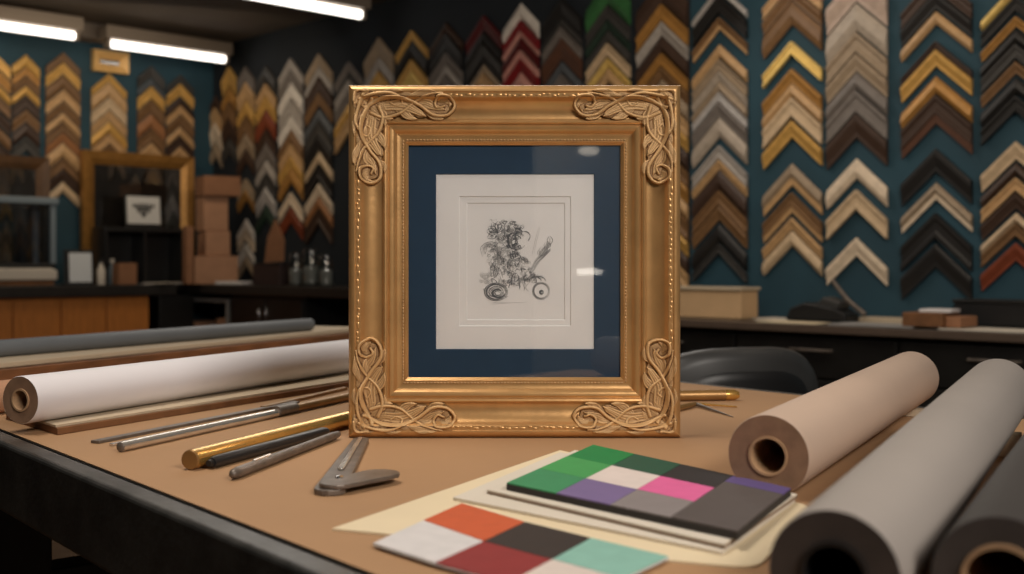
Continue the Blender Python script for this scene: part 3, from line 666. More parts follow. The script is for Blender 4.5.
# wooden battens that hold up the far ends of two rolls
def batten(a, b, f, lift, label):
    d = (Vector(b) - Vector(a)); c = Vector(a) + d * f; dn = d.normalized(); h = lift * f + .0003
    mb = MB().box(-.03, .03, -.012, .012, .0003, h - .0012)
    tag(obj('wooden_batten', mb, M['boardtop'], None, (c.x, c.y, TZ), math.atan2(-dn.x, dn.y), bevel=.0008), label, 'batten')
batten(n1, f1, .93, LIFT, 'thin wooden batten under the far end of the beige roll')
batten(n2, f2, .93, L2, 'wooden batten under the far end of the grey roll')

# ------------------------------------------------------------------ tools on the left of the frame
def rod(path_a, path_b, r): return MB().tube([path_a, path_b], r, 20)
r = .0059
a = gp(120.5, 452.3); b = gp(349, 401); d = (b - a).normalized(); L = (b - a).length; up = Vector((0, 0, r + .0004))
t = thing('steel_rod', 'silver rod with a dark collar and bronze grip pointing behind the frame', 'rod', a)
f = .61 * L
obj('shaft', MB().tube([up, up + d * f], r, 20), M['steel'], t, smooth=50)
obj('end_cap', MB().tube([up - d * .002, up - d * .0003], [r * .7, r * .96], 20), M['dsteel'], t, smooth=50)
obj('collar', MB().tube([up + Vector((0,0,.002)) + d * (f + .0002), up + Vector((0,0,.002)) + d * (f + .05)], r * 1.3, 20), M['dsteel'], t, smooth=50)
obj('grip', MB().tube([up + Vector((0,0,.001)) + d * (f + .0503), up + Vector((0,0,.001)) + d * (L + .12)], [r * 1.05, r * 1.12], 20), M['bronze'], t, smooth=50)
# straightedges beside it
def flatbar(name, pa, pb, w, h, m, label, cat, ext=0., z=TZ):
    a = gp(*pa, z); b = gp(*pb, z); d = (b - a).normalized(); n = Vector((-d.y, d.x, 0)); b = b + d * ext
    q = [a, b, b + n * w, a + n * w]
    o = obj(name, MB().prism([(p.x, p.y) for p in q], z + .0004, z + .0004 + h), m, bevel=.0006); return tag(o, label, cat)
flatbar('metal_ruler', (99, 444), (300, 403.5), .013, .0035, M['dsteel'], 'flat dark metal ruler with a pale face, outermost beside the silver rod', 'ruler')
flatbar('metal_strip', (113, 446.5), (262, 416.0), .0065, .003, M['steel'], 'narrow pale metal strip between the ruler and the silver rod', 'metal strip')
flatbar('wooden_strip', (266, 409.6), (348, 390.0), .010, .005, M['bronze'], 'gold brown wooden strip leading behind the frame beside the bronze grip', 'strip', .0)
# brass rod
r = .0108
a = gp(191, 470); b = gp(349, 426.5); d = (b - a).normalized(); up = Vector((0, 0, r + .0004)); L = (b - a).length
t = thing('brass_rod', 'thick brass rod with a flat end pointing behind the frame', 'rod', a)
obj('shaft', MB().tube([up, up + d * (L + .14)], r, 28), M['brass'], t, smooth=50)
obj('end_cap', MB().tube([up - d * .003, up - d * .0004], [r * .93, r * 1.02], 28), M['bronze'], t, smooth=50)
n = Vector((d.y, -d.x, 0)); rb_ = .0066
a2 = a + n * .0179 + d * .012; up = Vector((0, 0, rb_ + .0004))
t = thing('black_rod', 'black rod with a stepped tip lying against the brass rod', 'rod', a2)
obj('shaft', MB().tube([up, up + d * .006, up + d * .24, up + d * .25], [rb_ * .8, rb_, rb_, rb_ * .7], 20), M['blackrod'], t, smooth=50)
obj('tip', MB().tube([up - d * .006, up - d * .0003], [rb_ * .55, rb_ * .62], 16), M['blackplastic'], t, smooth=50)
# grey bone folder / knife
a = gp(229.5, 481) + Vector((.002, 0, 0)); b = gp(334, 438.5) + Vector((.006, -.006, 0)); d = (b - a).normalized(); L = (b - a).length
t = thing('utility_knife', 'grey metal knife handle with a rounded end, nearest the viewer of the rods', 'knife', a)
up = Vector((0, 0, .0064))
obj('handle', MB().tube([up, up + d * .004, up + d * .014, up + d * L * .95, up + d * L], [.0026, .005, .006, .0052, .004], 14), M['dsteel'], t, smooth=60)
obj('slider', MB().tube([up + Vector((0, 0, .0052)) + d * .05, up + Vector((0, 0, .0052)) + d * .09], .0022, 10), M['steel'], t, smooth=60)

# folding marking tool
def outline(pts, z0, z1): return MB().prism([(p[0], p[1]) for p in pts], z0, z1)
def capsule(a, b, w0, w1, n=8, flat0=False):
    a = Vector(a[:2]); b = Vector(b[:2]); d = (b - a).normalized(); ang = math.atan2(d.y, d.x); pts = []
    for k in range(n + 1):
        t_ = ang + math.pi / 2 + math.pi * k / n; pts.append((a.x + w0 * math.cos(t_), a.y + w0 * math.sin(t_)))
    for k in range(n + 1):
        t_ = ang - math.pi / 2 + math.pi * k / n; pts.append((b.x + w1 * math.cos(t_), b.y + w1 * math.sin(t_)))
    return pts
pv = gp(330, 493.5); e1 = gp(361, 443); e2 = gp(379, 483)
t = thing('folding_knife', 'open grey folding tool lying in front of the frame corner', 'folding tool', pv)
o_ = lambda p: p - pv
obj('long_arm', outline(capsule(o_(pv), o_(e1), .0155, .0095), .0003, .006), M['dsteel'], t, bevel=.001)
mid = pv + (e1 - pv) * .30
obj('spine', outline(capsule(o_(mid), o_(pv + (e1 - pv) * .97), .0034, .0026), .0062, .0086), M['steel'], t, bevel=.0006, label='pale raised spine')
obj('short_arm', outline(capsule(o_(pv) + Vector((.006, .004, 0)), o_(e2), .017, .021), .0062, .0105), M['dsteel'], t, bevel=.001)
rv = gp(347, 484); rv = o_(rv)
obj('rivet', MB().lathe([(.0042, .0106), (.0040, .0118), (.0016, .0126)], 14, (rv.x * .55, rv.y * .55, 0)), M['chrome'], t, smooth=50)

# ------------------------------------------------------------------ right of the frame, behind
r = .0088
a = gp(668, 401.5); b = gp(737, 400.5); 
t = thing('burnishing_tool', 'round brass handled tool poking out right of the frame', 'tool', (0, 0, 0))
t.location = a; d = (b - a).normalized(); L = (b - a).length; up = Vector((0, 0, r + .0004)); 
obj('handle', MB().tube([up - d * .05, up + d * (L - .02)], r, 20), M['bronze'], t, smooth=50)
obj('end_cap', MB().tube([up + d * (L - .0197), up + d * (L - .004), up + d * (L + .003)], [r * 1.0, r * .98, r * .6], 20), M['brass'], t, smooth=50)
a = gp(664, 415); b = gp(696, 407); c = gp(733, 417.5); c2 = gp(737, 408)
t = thing('dividers', 'small pair of brass dividers with a dark point right of the frame', 'dividers', b)
up = Vector((0, 0, .0048))
obj('grip', MB().tube([a - b + up, (a - b) * .4 + up, up], [.0048, .0048, .0036], 12), M['bronze'], t, smooth=60)
obj('point', MB().tube([up, c - b + Vector((0, 0, .001))], [.003, .0006], 10), M['dsteel'], t, smooth=60)
obj('point', MB().tube([up + Vector((0, .002, 0)), c2 - b + Vector((0, 0, .0018))], [.002, .0012], 10), M['brass'], t, smooth=60)

# ------------------------------------------------------------------ sheets, boards and swatches in front
def sheet(pts, z0, z1): return MB().prism([(p.x, p.y) for p in pts], z0, z1)
def rounded(pts, idx, rr=.02, n=6):
    out = []
    for i, p in enumerate(pts):
        if i in idx:
            a = (pts[i - 1] - p).normalized(); b = (pts[(i + 1) % len(pts)] - p).normalized()
            for k in range(n + 1):
                s = k / n; out.append((p + a * rr) * (1 - s) ** 2 + p * 2 * s * (1 - s) + (p + b * rr) * s ** 2)
        else: out.append(p)
    return out
z = TZ
big = rounded([gp(332, 531), gp(560, 452), gp(812, 508), gp(757, 571)], (2, 3), .022)
tag(obj('paper_sheet', sheet(big, z + .0003, z + .0022), M['cream']), 'large cream sheet lying under the white boards and swatches', 'paper')
z += .0024
b1 = [gp(453, 497, z + .003), gp(560, 452, z + .003), gp(795, 500, z + .003), gp(722, 551.5, z + .003)]
tag(obj('mat_board', sheet(b1, z, z + .003), M['offwhite'], None, bevel=.0004), 'lower white mat board under the swatch board', 'board')
z += .0032
b2 = [gp(487, 489.5, z + .004), gp(575, 450, z + .004), gp(797, 494, z + .004), gp(724, 544, z + .004)]
t = thing('mat_board', 'upper white mat board directly under the swatch board', 'board', (b2[0].x, b2[0].y, z))
b2 = [p - b2[0] for p in b2]
obj('core', sheet(b2, .0001, .0026), mat('board_core', S(150, 130, 112), .8), t, label='brown core of the board'); obj('face', sheet(b2, .0027, .004), M['offwhite'], t)
z += .0042
zt = z + .0072
c00, c10, c11, c01 = gp(506.5, 482.5, zt), gp(593, 444.5, zt), gp(791, 488, zt), gp(737.5, 531, zt)   # left, back, right, front
t = thing('swatch_board', 'colour swatch board with green, pink and grey squares on the white boards', 'swatch board', (c00.x, c00.y, z))
O = Vector((c00.x, c00.y, 0))
def bil(u, v): return (c00 * (1 - u) * (1 - v) + c10 * u * (1 - v) + c11 * u * v + c01 * (1 - u) * v)   # u: toward back, v: along length
def cell(u0, u1, v0, v1): return [bil(u0, v0) - O, bil(u1, v0) - O, bil(u1, v1) - O, bil(u0, v1) - O]
base = MB().prism([(p.x, p.y) for p in cell(0, 1, 0, 1)], .0002, .0058)
obj('base_board', base, mat('swatch_core', S(50, 46, 44), .8), t)
SW = [  # row u (0 front .. 3 back), cols v
  (0, 1, 0, 1, S(58, 140, 92), 'green'), (0, 1, 1, 2, S(122, 104, 150), 'purple'), (0, 1, 2, 3, S(138, 130, 130), 'grey'),
  (1, 2, 0, 1, S(66, 156, 84), 'bright green'), (1, 2, 1, 2, S(226, 212, 206), 'white'), (1, 2, 2, 3, S(226, 104, 160), 'pink'),
  (2, 3, 0, 1, S(20, 130, 66), 'deep green'), (2, 3, 1, 2, S(36, 82, 62), 'dark green'), (2, 3, 2, 3, S(44, 40, 42), 'black'), (2.5, 3, 3, 4, S(92, 76, 128), 'violet'),
  (0, 2.5, 3, 4, S(88, 80, 78), 'dark grey')]
for u0, u1, v0, v1, c, nm in SW:
    e = .0015
    q = cell(u0 / 3 + e, u1 / 3 - e, v0 / 4 + e, v1 / 4 - e)
    obj('color_swatch', MB().prism([(p.x, p.y) for p in q], .0059, .0072), mat('swatch_' + nm.replace(' ', '_'), c, .7, noise=.04, scale=60), t, label=f'{nm} swatch')
# lower swatch fan
zl = TZ + .0024; zt = zl + .0024
Bk = [gp(461.6, 502.8, zt), gp(525, 521.5, zt), gp(591, 537.5, zt), gp(669, 556, zt)]
Mi = [gp(423, 520, zt), gp(483.6, 540.9, zt), gp(552, 559, zt), gp(622, 578, zt)]
Fr = [gp(372.7, 542.8, zt), gp(434.7, 562.5, zt), gp(509, 582, zt), gp(578, 601, zt)]
O = Vector((Mi[0].x, Mi[0].y, 0))
t = thing('swatch_card', 'colour swatch card with orange, black, teal and red squares at the front edge', 'swatch card', (O.x, O.y, zl))
out = [Bk[0], Bk[1], Bk[2], Bk[3], Mi[3], Fr[3], Fr[2], Fr[1], Fr[0], Mi[0]]
obj('base_card', MB().prism([((p - O).x, (p - O).y) for p in out], .0002, .0013), M['white'], t)
def lc(a, b, c, d, col, nm):
    g = (a + b + c + d) / 4; q = [g + (p - g) * .985 - O for p in (a, b, c, d)]
    obj('color_swatch', MB().prism([(p.x, p.y) for p in q], .0014, .0024), mat('swatch_' + nm.replace(' ', '_'), col, .7, noise=.05, scale=60), t, label=f'{nm} swatch')
lc(Bk[0], Bk[1], Mi[1], Mi[0], S(204, 92, 50), 'orange'); lc(Bk[1], Bk[2], Mi[2], Mi[1], S(52, 42, 38), 'dark brown'); lc(Bk[2], Bk[3], Mi[3], Mi[2], S(140, 190, 176), 'pale teal')
lc(Mi[0], Mi[1], Fr[1], Fr[0], S(218, 214, 214), 'pale grey'); lc(Mi[1], Mi[2], Fr[2], Fr[1], S(142, 44, 44), 'red'); lc(Mi[2], Mi[3], Fr[3], Fr[2], S(222, 208, 200), 'off white')

# ------------------------------------------------------------------ office chair behind the table
cc = at(744, 347, 2.5)
t = thing('office_chair', 'black office chair with a curved padded back behind the table', 'chair', (cc.x, cc.y, 0), math.radians(200))
zb = cc.z                                               # top of backrest
def shell(w, h, th, bow, zc, expo=3.2, n=40, inset=1.):
    mb = MB(); vs = []; rings = [1., .97, .85, .6, .3]
    def pt(s, a, y):
        ca, sa = math.cos(a), math.sin(a)
        x = w / 2 * s * abs(ca) ** (2 / expo) * (1 if ca >= 0 else -1); zz = h / 2 * s * abs(sa) ** (2 / expo) * (1 if sa >= 0 else -1)
        return (x, y + bow * (x / (w / 2)) ** 2, zc + zz)
    prof = [(.0, -th / 2), (.45, -th / 2), (.85, -th / 2), (.96, -th * .35), (1., 0), (.96, th * .35), (.85, th / 2), (.45, th / 2), (.0, th / 2)]
    for s, y in prof:
        for k in range(n): vs.append(pt(max(s, .001), 2 * math.pi * k / n, y))
    fs = [(i * n + k, i * n + (k + 1) % n, (i + 1) * n + (k + 1) % n, (i + 1) * n + k) for i in range(len(prof) - 1) for k in range(n)]
    return mb.add(vs, fs)
obj('backrest', shell(.46, .36, .05, -.06, zb - .18), M['greyplastic'], t, smooth=60)
pp_ = shell(.36, .27, .012, -.045, zb - .185); pp_.v = [(x, y + .031, z_) for x, y, z_ in pp_.v]
obj('back_panel', pp_, M['blackplastic'], t, smooth=60)
pp_ = shell(.36, .27, .012, -.045, zb - .185); pp_.v = [(x, y - .031, z_) for x, y, z_ in pp_.v]
obj('back_panel', pp_, M['blackplastic'], t, smooth=60)
obj('back_bracket', MB().tube([(0, -.045, zb - .25), (0, -.05, zb - .42), (0, .1, .46)], .016, 10), M['blackplastic'], t, smooth=60)
st = MB().lathe([(.02, .455), (.2, .46), (.225, .475), (.225, .50), (.2, .525), (.02, .53)], 28, (0, .2, 0)); obj('seat', st, M['blackplastic'], t, smooth=50)
obj('gas_post', MB().tube([(0, .2, .09), (0, .2, .455)], .025, 14), M['dsteel'], t, smooth=50)
for k in range(5):
    a_ = 2 * math.pi * k / 5 + .3; e_ = (.27 * math.cos(a_), .2 + .27 * math.sin(a_))
    obj('base_arm', MB().tube([(0, .2, .10), (e_[0], e_[1], .075)], [.022, .014], 10), M['blackplastic'], t, smooth=50)
    obj('castor', MB().ball((e_[0], e_[1], .03), .028, .028, .03, 12, 8), M['blackplastic'], t, smooth=50)

# ------------------------------------------------------------------ the gilded picture frame
FY = 1.466; FX = .0032
fr = thing('picture_frame', 'ornate carved gold picture frame with an engraving in a navy mat, standing on the table', 'picture frame', (FX, FY, TZ + .0004))
WF, HF, MW = .4232, .4488, .075
prof = [(0, 36), (0, 9), (1.2, 4), (4, 1), (7, 0), (9, .4), (10, 2), (15.5, 2.4), (16.5, 3.6), (18, 7), (21, 10), (26, 13), (33, 15), (40, 15), (43, 13.8), (44, 11.5), (46, 10.6),
        (48, 11.4), (49, 14), (50, 14.2), (52, 12.6), (55, 12.8), (58, 15), (60, 18.6), (61, 19.2), (66.5, 19.6), (70.5, 19.8), (71.2, 18.8), (75, 22), (75, 28), (70, 34)]
prof = [(a / 1000, b / 1000) for a, b in prof]
def dprof(w):
    P = prof[1:29]
    if w <= 0: return P[0][1]
    for (a, d0), (b, d1) in zip(P, P[1:]):
        if a <= w <= b and b > a: return d0 + (d1 - d0) * (w - a) / (b - a)
    return P[-1][1]
corners = [(-WF / 2, 0), (WF / 2, 0), (WF / 2, HF), (-WF / 2, HF)]
inw = [(1, 1), (-1, 1), (-1, -1), (1, -1)]
for k in range(4):
    c0, c1 = corners[k], corners[(k + 1) % 4]; i0, i1 = inw[k], inw[(k + 1) % 4]
    np_ = len(prof); mb = MB()
    vs = [(c0[0] + i0[0] * w, d, c0[1] + i0[1] * w) for w, d in prof] + [(c1[0] + i1[0] * w, d, c1[1] + i1[1] * w) for w, d in prof]
    fs = [(i, (i + 1) % np_, np_ + (i + 1) % np_, np_ + i) for i in range(np_)]
    mo = obj('moulding', mb.add(vs, fs), M['gold'], fr, smooth=35, label=['bottom gilded moulding', 'right gilded moulding', 'top gilded moulding', 'left gilded moulding'][k])
    # running ornaments
    dx = Vector((c1[0] - c0[0], c1[1] - c0[1])); Lm = dx.length; dx /= Lm; nn = Vector(inw[k]); 
    inn = Vector((-dx.y, dx.x))                         # inward normal (ccw order)
    def P3(a, w, lift): 
        p_ = Vector(c0) + dx * a + inn * w; return (p_.x, dprof(w) - lift, p_.y)
    bead = MB(); a_ = .070
    while a_ < Lm - .070:
        x_, y_, z_ = P3(a_, .0685, .0002)
        ex, ez = abs(dx.x) * .0011 + .0009, abs(dx.y) * .0011 + .0009
        bead.ball((x_, y_, z_), ex, .0013, ez, 7, 4); a_ += .0043
    obj('bead_row', bead, M['goldorn'], mo, smooth=80)
    leaf = MB(); a_ = .10; j = 0; rnd = random.Random(k)
    while a_ < Lm - .10:
        l = rnd.uniform(.004, .009); w_ = .0128 + rnd.uniform(-.0012, .0012)
        x_, y_, z_ = P3(a_, w_, -.0004)
        ex, ez = abs(dx.x) * l * .62 + abs(dx.y) * .0022, abs(dx.y) * l * .62 + abs(dx.x) * .0022
        leaf.ball((x_, y_, z_), ex, rnd.uniform(.0006, .0012), ez, 8, 4); a_ += l * 1.15; j += 1
    obj('leaf_border', leaf, M['gold'], mo, smooth=80)
# carved corners as relief
def relief(seed):
    rs = np.random.RandomState(seed)
    els = []                                            # (polyline, r0, r1, h)  tubes ; leaves
    def spline(pts, n=260):
        P = np.array(pts, float); P = np.vstack([2 * P[0] - P[1], P, 2 * P[-1] - P[-2]]); out = []
        for i in range(1, len(P) - 2):
            for tt in np.linspace(0, 1, max(4, n // (len(P) - 3)), endpoint=False):
                a, b, c, d = P[i - 1], P[i], P[i + 1], P[i + 2]
                out.append(.5 * ((2 * b) + (-a + c) * tt + (2 * a - 5 * b + 4 * c - d) * tt ** 2 + (-a + 3 * b - 3 * c + d) * tt ** 3))
        out.append(P[-2]); return np.array(out)
    arm = [                                             # along the member, across it (mm)
        ('tube', [(20, 30), (40, 20), (64, 17), (88, 26), (108, 40), (126, 40), (135, 28), (128, 16), (115, 15), (109, 23), (114, 30), (121, 28)], 2.9, 1.7, 4.6),
        ('tube', [(28, 38), (46, 43), (66, 38), (84, 22), (104, 13), (120, 11)], 2.7, 1.3, 3.6),
        ('tube', [(14, 20), (32, 13), (52, 11), (66, 16), (68, 24), (60, 28), (54, 24)], 2.5, 1.3, 3.6),
        ('leaf', [(36, 30), (52, 28), (70, 27), (88, 36), (97, 42)], 8.0, 4.0), ('leaf', [(58, 30), (68, 37), (78, 44), (88, 46)], 5.6, 3.2),
        ('leaf', [(28, 30), (36, 38), (46, 46), (56, 46)], 5.6, 3.2), ('leaf', [(84, 26), (98, 24), (110, 30), (122, 34)], 6.0, 3.4),
        ('leaf', [(74, 20), (88, 12), (100, 9), (112, 9)], 4.4, 2.6), ('leaf', [(96, 30), (104, 38), (112, 45), (122, 46)], 4.6, 2.8),
        ('leaf', [(20, 26), (24, 36), (28, 44), (34, 48)], 5.0, 3.0), ('leaf', [(40, 16), (50, 10), (60, 8), (70, 9)], 3.6, 2.2),
        ('leaf', [(118, 22), (124, 20), (129, 24), (130, 30)], 4.0, 2.6),
    ]
    for sw in (False, True):
        for e in arm:
            pts = [(p[0] + rs.uniform(-1.5, 1.5), p[1] + rs.uniform(-.8, .8)) for p in e[1]]
            if sw: pts = [(b, a) for a, b in pts]
            els.append((e[0], spline(pts), *e[2:]))
    for a in np.linspace(-.5, math.pi / 2 + .5, 8):      # shell at the corner
        c = (15, 15); els.append(('leaf', spline([c, (c[0] + 7 * math.cos(a), c[1] + 7 * math.sin(a)), (c[0] + 15 * math.cos(a), c[1] + 15 * math.sin(a))], 20), 3.8, 3.0))
    els.append(('tube', spline([(8, 22), (9, 12), (14, 8), (22, 9)], 20), 2.4, 1.6, 2.6))
    N = 1.0
    xs = np.arange(3, 142, .75); G = len(xs)
    X, Y = np.meshgrid(xs, xs, indexing='ij')
    H = np.full(X.shape, -9.)
    act = (np.minimum(X, Y) < 49)
    def plate(x, y):                                   # flat ground of the carving
        a = np.maximum(x, y); w = np.minimum(x, y)
        d1 = np.maximum(np.abs(w - 27) - (16.5 + 2.0 * np.sin(a * .36)), np.hypot(np.maximum(a - 112, 0), (w - 27)) - 17)
        d2 = np.hypot(x - 22, y - 22) - 17
        return np.minimum(d1, d2)
    pl = plate(X, Y); H = np.where((pl < 0) & act, .9 + .35 * np.tanh(-pl / 1.5), H)
    for e in els:
        P = e[1]; n = len(P); kind = e[0]
        x0, y0 = P.min(0) - 11; x1, y1 = P.max(0) + 11
        i0, i1 = np.searchsorted(xs, [x0, x1]); j0, j1 = np.searchsorted(xs, [y0, y1])
        if i1 <= i0 or j1 <= j0: continue
        gx = X[i0:i1, j0:j1]; gy = Y[i0:i1, j0:j1]
        D2 = (gx[..., None] - P[:, 0]) ** 2 + (gy[..., None] - P[:, 1]) ** 2
        idx = D2.argmin(-1); dist = np.sqrt(D2.min(-1)); tt = idx / (n - 1)
        if kind == 'tube':
            rr = e[2] + (e[3] - e[2]) * tt; q = np.clip(dist / rr, 0, 1); h = np.where(dist < rr, 1.0 + e[4] * (1 - .25 * tt) * np.sqrt(1 - q ** 2), -9.)
        else:
            rr = e[2] * np.sin(np.pi * np.clip(tt, .04, .97) ** .75) ** .8 * (1 + .10 * np.sin(tt * 16))
            q = np.clip(dist / np.maximum(rr, .01), 0, 1)
            h = np.where(dist < rr, .9 + e[3] * (np.sqrt(1 - q ** 2) * (.75 + .25 * np.cos(q * 7)) - .5 * np.exp(-(q / .16) ** 2)) * (.65 + .5 * tt), -9.)
        H[i0:i1, j0:j1] = np.maximum(H[i0:i1, j0:j1], h)
    return xs, H
for k in range(4):
    xs, H = relief(k + 3); G = len(xs)
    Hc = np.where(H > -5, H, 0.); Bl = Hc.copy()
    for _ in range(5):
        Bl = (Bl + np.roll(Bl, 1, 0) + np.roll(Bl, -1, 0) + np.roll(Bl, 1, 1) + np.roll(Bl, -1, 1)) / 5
    pat = np.clip(.55 + (Hc - Bl) * .55 + (Hc - 1.4) * .10, 0, 1); pv_ = []  # hollows of the carving get shade in their colour, raised parts stay pale
    mb = MB(); ids = -np.ones(H.shape, int); vs = []
    solid = H > -5
    grow = solid.copy(); grow[1:, :] |= solid[:-1, :]; grow[:-1, :] |= solid[1:, :]; grow[:, 1:] |= solid[:, :-1]; grow[:, :-1] |= solid[:, 1:]
    c = corners[k]; iw = inw[k]
    # stretch vertical arms a little shorter as in the photograph
    for i in range(G):
        for j in range(G):
            if grow[i, j]:
                w = min(xs[i], xs[j]) / 1000; w = min(w, .0745)
                hgt = H[i, j] / 1000 if solid[i, j] else -.0012
                base_d = dprof(w)
                if .0165 < w < .046: base_d = min(base_d, .0115)   # carving bridges the hollow
                if not solid[i, j]: base_d = dprof(w)
                pv_.append(float(pat[i, j])); ids[i, j] = len(vs); vs.append((c[0] + iw[0] * xs[i] / 1000, base_d - hgt, c[1] + iw[1] * xs[j] * .93 / 1000))
    fs = []
    for i in range(G - 1):
        for j in range(G - 1):
            q = (ids[i, j], ids[i + 1, j], ids[i + 1, j + 1], ids[i, j + 1])
            if min(q) >= 0: fs.append(tuple(int(v) for v in q))
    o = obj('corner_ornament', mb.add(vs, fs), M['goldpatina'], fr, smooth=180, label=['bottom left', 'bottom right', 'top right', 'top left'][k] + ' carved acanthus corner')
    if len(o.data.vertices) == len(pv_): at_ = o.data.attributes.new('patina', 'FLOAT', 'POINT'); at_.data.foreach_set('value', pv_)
def fl(px, py, d):
    Y = FY + d; return ((px - 512) / F * Y - FX, CAMZ - (py - HOR) / F * Y - TZ)
def window(x0, x1, z0, z1, a0, a1, b0, b1, y0, y1, bev=0.):
    """flat board with an opening (a,b); the opening's inner edge is bevelled by bev"""
    mb = MB(); o4 = [(x0, z0), (x1, z0), (x1, z1), (x0, z1)]; i4 = [(a0, b0), (a1, b0), (a1, b1), (a0, b1)]; j4 = [(a0 + bev, b0 + bev), (a1 - bev, b0 + bev), (a1 - bev, b1 - bev), (a0 + bev, b1 - bev)]
    vs = [(x, y0, z) for x, z in o4] + [(x, y0, z) for x, z in i4] + [(x, y1, z) for x, z in j4] + [(x, y1, z) for x, z in o4]
    fs = []
    for k in range(4):
        n_ = (k + 1) % 4
        fs += [(k, n_, 4 + n_, 4 + k), (4 + k, 4 + n_, 8 + n_, 8 + k), (8 + k, 8 + n_, 12 + n_, 12 + k), (12 + k, 12 + n_, n_, k)]
    return mb.add(vs, fs)
X0, X1, Z0, Z1 = -WF / 2 + .068, WF / 2 - .068, .068, HF - .068
obj('glass', MB().box(X0, X1, .0232, .0242, Z0, Z1), M['glass'], fr)
def win_px(l, r_, t_, b_, d): a = fl(l, b_, d); b = fl(r_, t_, d); return a[0], b[0], a[1], b[1]
a0, a1, b0, b1 = win_px(435.5, 594.5, 174, 350, .026)
obj('navy_mat', window(X0, X1, Z0, Z1, a0, a1, b0, b1, .0252, .0270, .0008), M['navy'], fr)
c0_, c1_, d0_, d1_ = win_px(459, 571, 196.5, 326.5, .028)
obj('white_mat', window(a0 - .005, a1 + .005, b0 - .005, b1 + .005, c0_, c1_, d0_, d1_, .0274, .0288, .0011), M['printp'], fr)
e0_, e1_, g0_, g1_ = win_px(466.5, 565, 203, 320.5, .029)
obj('inner_mat', window(c0_ - .005, c1_ + .005, d0_ - .005, d1_ + .005, e0_, e1_, g0_, g1_, .0290, .0302, .0010), M['printp'], fr)
pr_ = obj('print', MB().box(e0_ - .004, e1_ + .004, .0305, .0310, g0_ - .004, g1_ + .004), M['printp'], fr)
obj('backing_panel', MB().box(X0 - .006, X1 + .006, .0315, .035, Z0 - .006, Z1 + .006), M['board'], fr)
st_ = MB().add([(-.03, .036, .26), (.03, .036, .26), (.045, .15, 0), (-.045, .15, 0), (-.03, .039, .26), (.03, .039, .26), (.045, .154, 0), (-.045, .154, 0)],
               [(0, 1, 2, 3), (4, 5, 6, 7), (0, 1, 5, 4), (1, 2, 6, 5), (2, 3, 7, 6), (3, 0, 4, 7)]); obj('easel_back', st_, M['board'], fr)
# engraving
rg = random.Random(11)
inkA, inkB = MB(), MB()
def cp(x, y): return fl(470 + x / 4.99, 200 + y / 4.99, .0304)
def ribbon(mb, pts, w):
    n_ = len(pts); L_ = []
    for i, p in enumerate(pts):
        a = pts[max(i - 1, 0)]; b = pts[min(i + 1, n_ - 1)]; dx_, dz_ = b[0] - a[0], b[1] - a[1]; l = math.hypot(dx_, dz_) or 1
        ww = w * (.35 + .65 * math.sin(math.pi * (i + .5) / n_)) / 2; L_.append((p[0] - dz_ / l * ww, p[1] + dx_ / l * ww)); L_.append((p[0] + dz_ / l * ww, p[1] - dx_ / l * ww))
    y = (.03022 if mb is inkB else .03008) - rg.uniform(0, .0001)
    mb.add([(x, y, z_) for x, z_ in L_], [(2 * i, 2 * i + 1, 2 * i + 3, 2 * i + 2) for i in range(n_ - 1)])
def stroke(mb, pts, w=.0005, n_=18):
    P = [Vector((*p, 0)) for p in pts]; P = [P[0] * 2 - P[1]] + P + [P[-1] * 2 - P[-2]]; out = []
    for i in range(1, len(P) - 2):
        for k in range(n_):
            tt = k / n_; a, b, c, d = P[i - 1:i + 3]
            v = .5 * ((2 * b) + (c - a) * tt + (2 * a - 5 * b + 4 * c - d) * tt ** 2 + (3 * b - a - 3 * c + d) * tt ** 3); out.append(cp(v.x, v.y))
    ribbon(mb, out, w)
def ell(mb, cx, cy, rx, ry, w=.0005, a0=0, a1=6.4, sp=0):
    ribbon(mb, [cp(cx + rx * (1 - sp * k / 40) * math.cos(a0 + (a1 - a0) * k / 40), cy + ry * (1 - sp * k / 40) * math.sin(a0 + (a1 - a0) * k / 40)) for k in range(41)], w)
def leafy(mb, x, y, ang, l, w=.0005):
    for s in (-1, 1):
        c, sn = math.cos(ang), math.sin(ang); o1 = s * l * .28
        stroke(mb, [(x, y), (x + c * l * .5 - sn * o1, y + sn * l * .5 + c * o1), (x + c * l, y + sn * l)], w, 8)
    stroke(mb, [(x, y), (x + math.cos(ang) * l, y + math.sin(ang) * l)], w * .7, 4)
for q in (1, .92, .80, .62, .45): ell(inkA if q in (1, .8, .45) else inkB, 130, 460, 58 * q, 44 * q, .0007)
for q in (.72, .35): ell(inkA, 138, 464, 52 * q, 40 * q, .0012, .4, 5.2, .4)
for q in (1, .90, .82): ell(inkA, 355, 455, 43 * q, 43 * q, .0006)
ell(inkA, 357, 462, 10, 10, .0014); ell(inkA, 357, 462, 5, 5, .0016); ell(inkB, 340, 452, 22, 34, .0012, 1.4, 4.9)
ell(inkA, 340, 405, 36, 22, .0012, 3.1, 6.3); ell(inkA, 325, 405, 30, 20, .0016, 3.1, 6.3)
for k in range(5): stroke(inkB if k % 2 else inkA, [(62 + k * 5, 284 - k * 6), (54 + k * 8, 238 - k), (92, 212 + k * 5), (132, 226 + k * 8), (152 - k * 3, 330)], .0006)
for a in (-2.6, -2.1, -1.55, -1.05, 2.7, 3.3): leafy(inkA, 140, 165, a, 62, .0008)
for k in range(4): ell(inkB if k % 2 else inkA, 240, 206, 38 - k * 2.5, 42 - k * 3, .0006, .5 + k * .2, 5.6)
for k in range(3): stroke(inkA, [(250, 165 - k * 3), (282, 158 + k * 2), (300, 178 + k), (293 - k * 3, 208)], .0006)
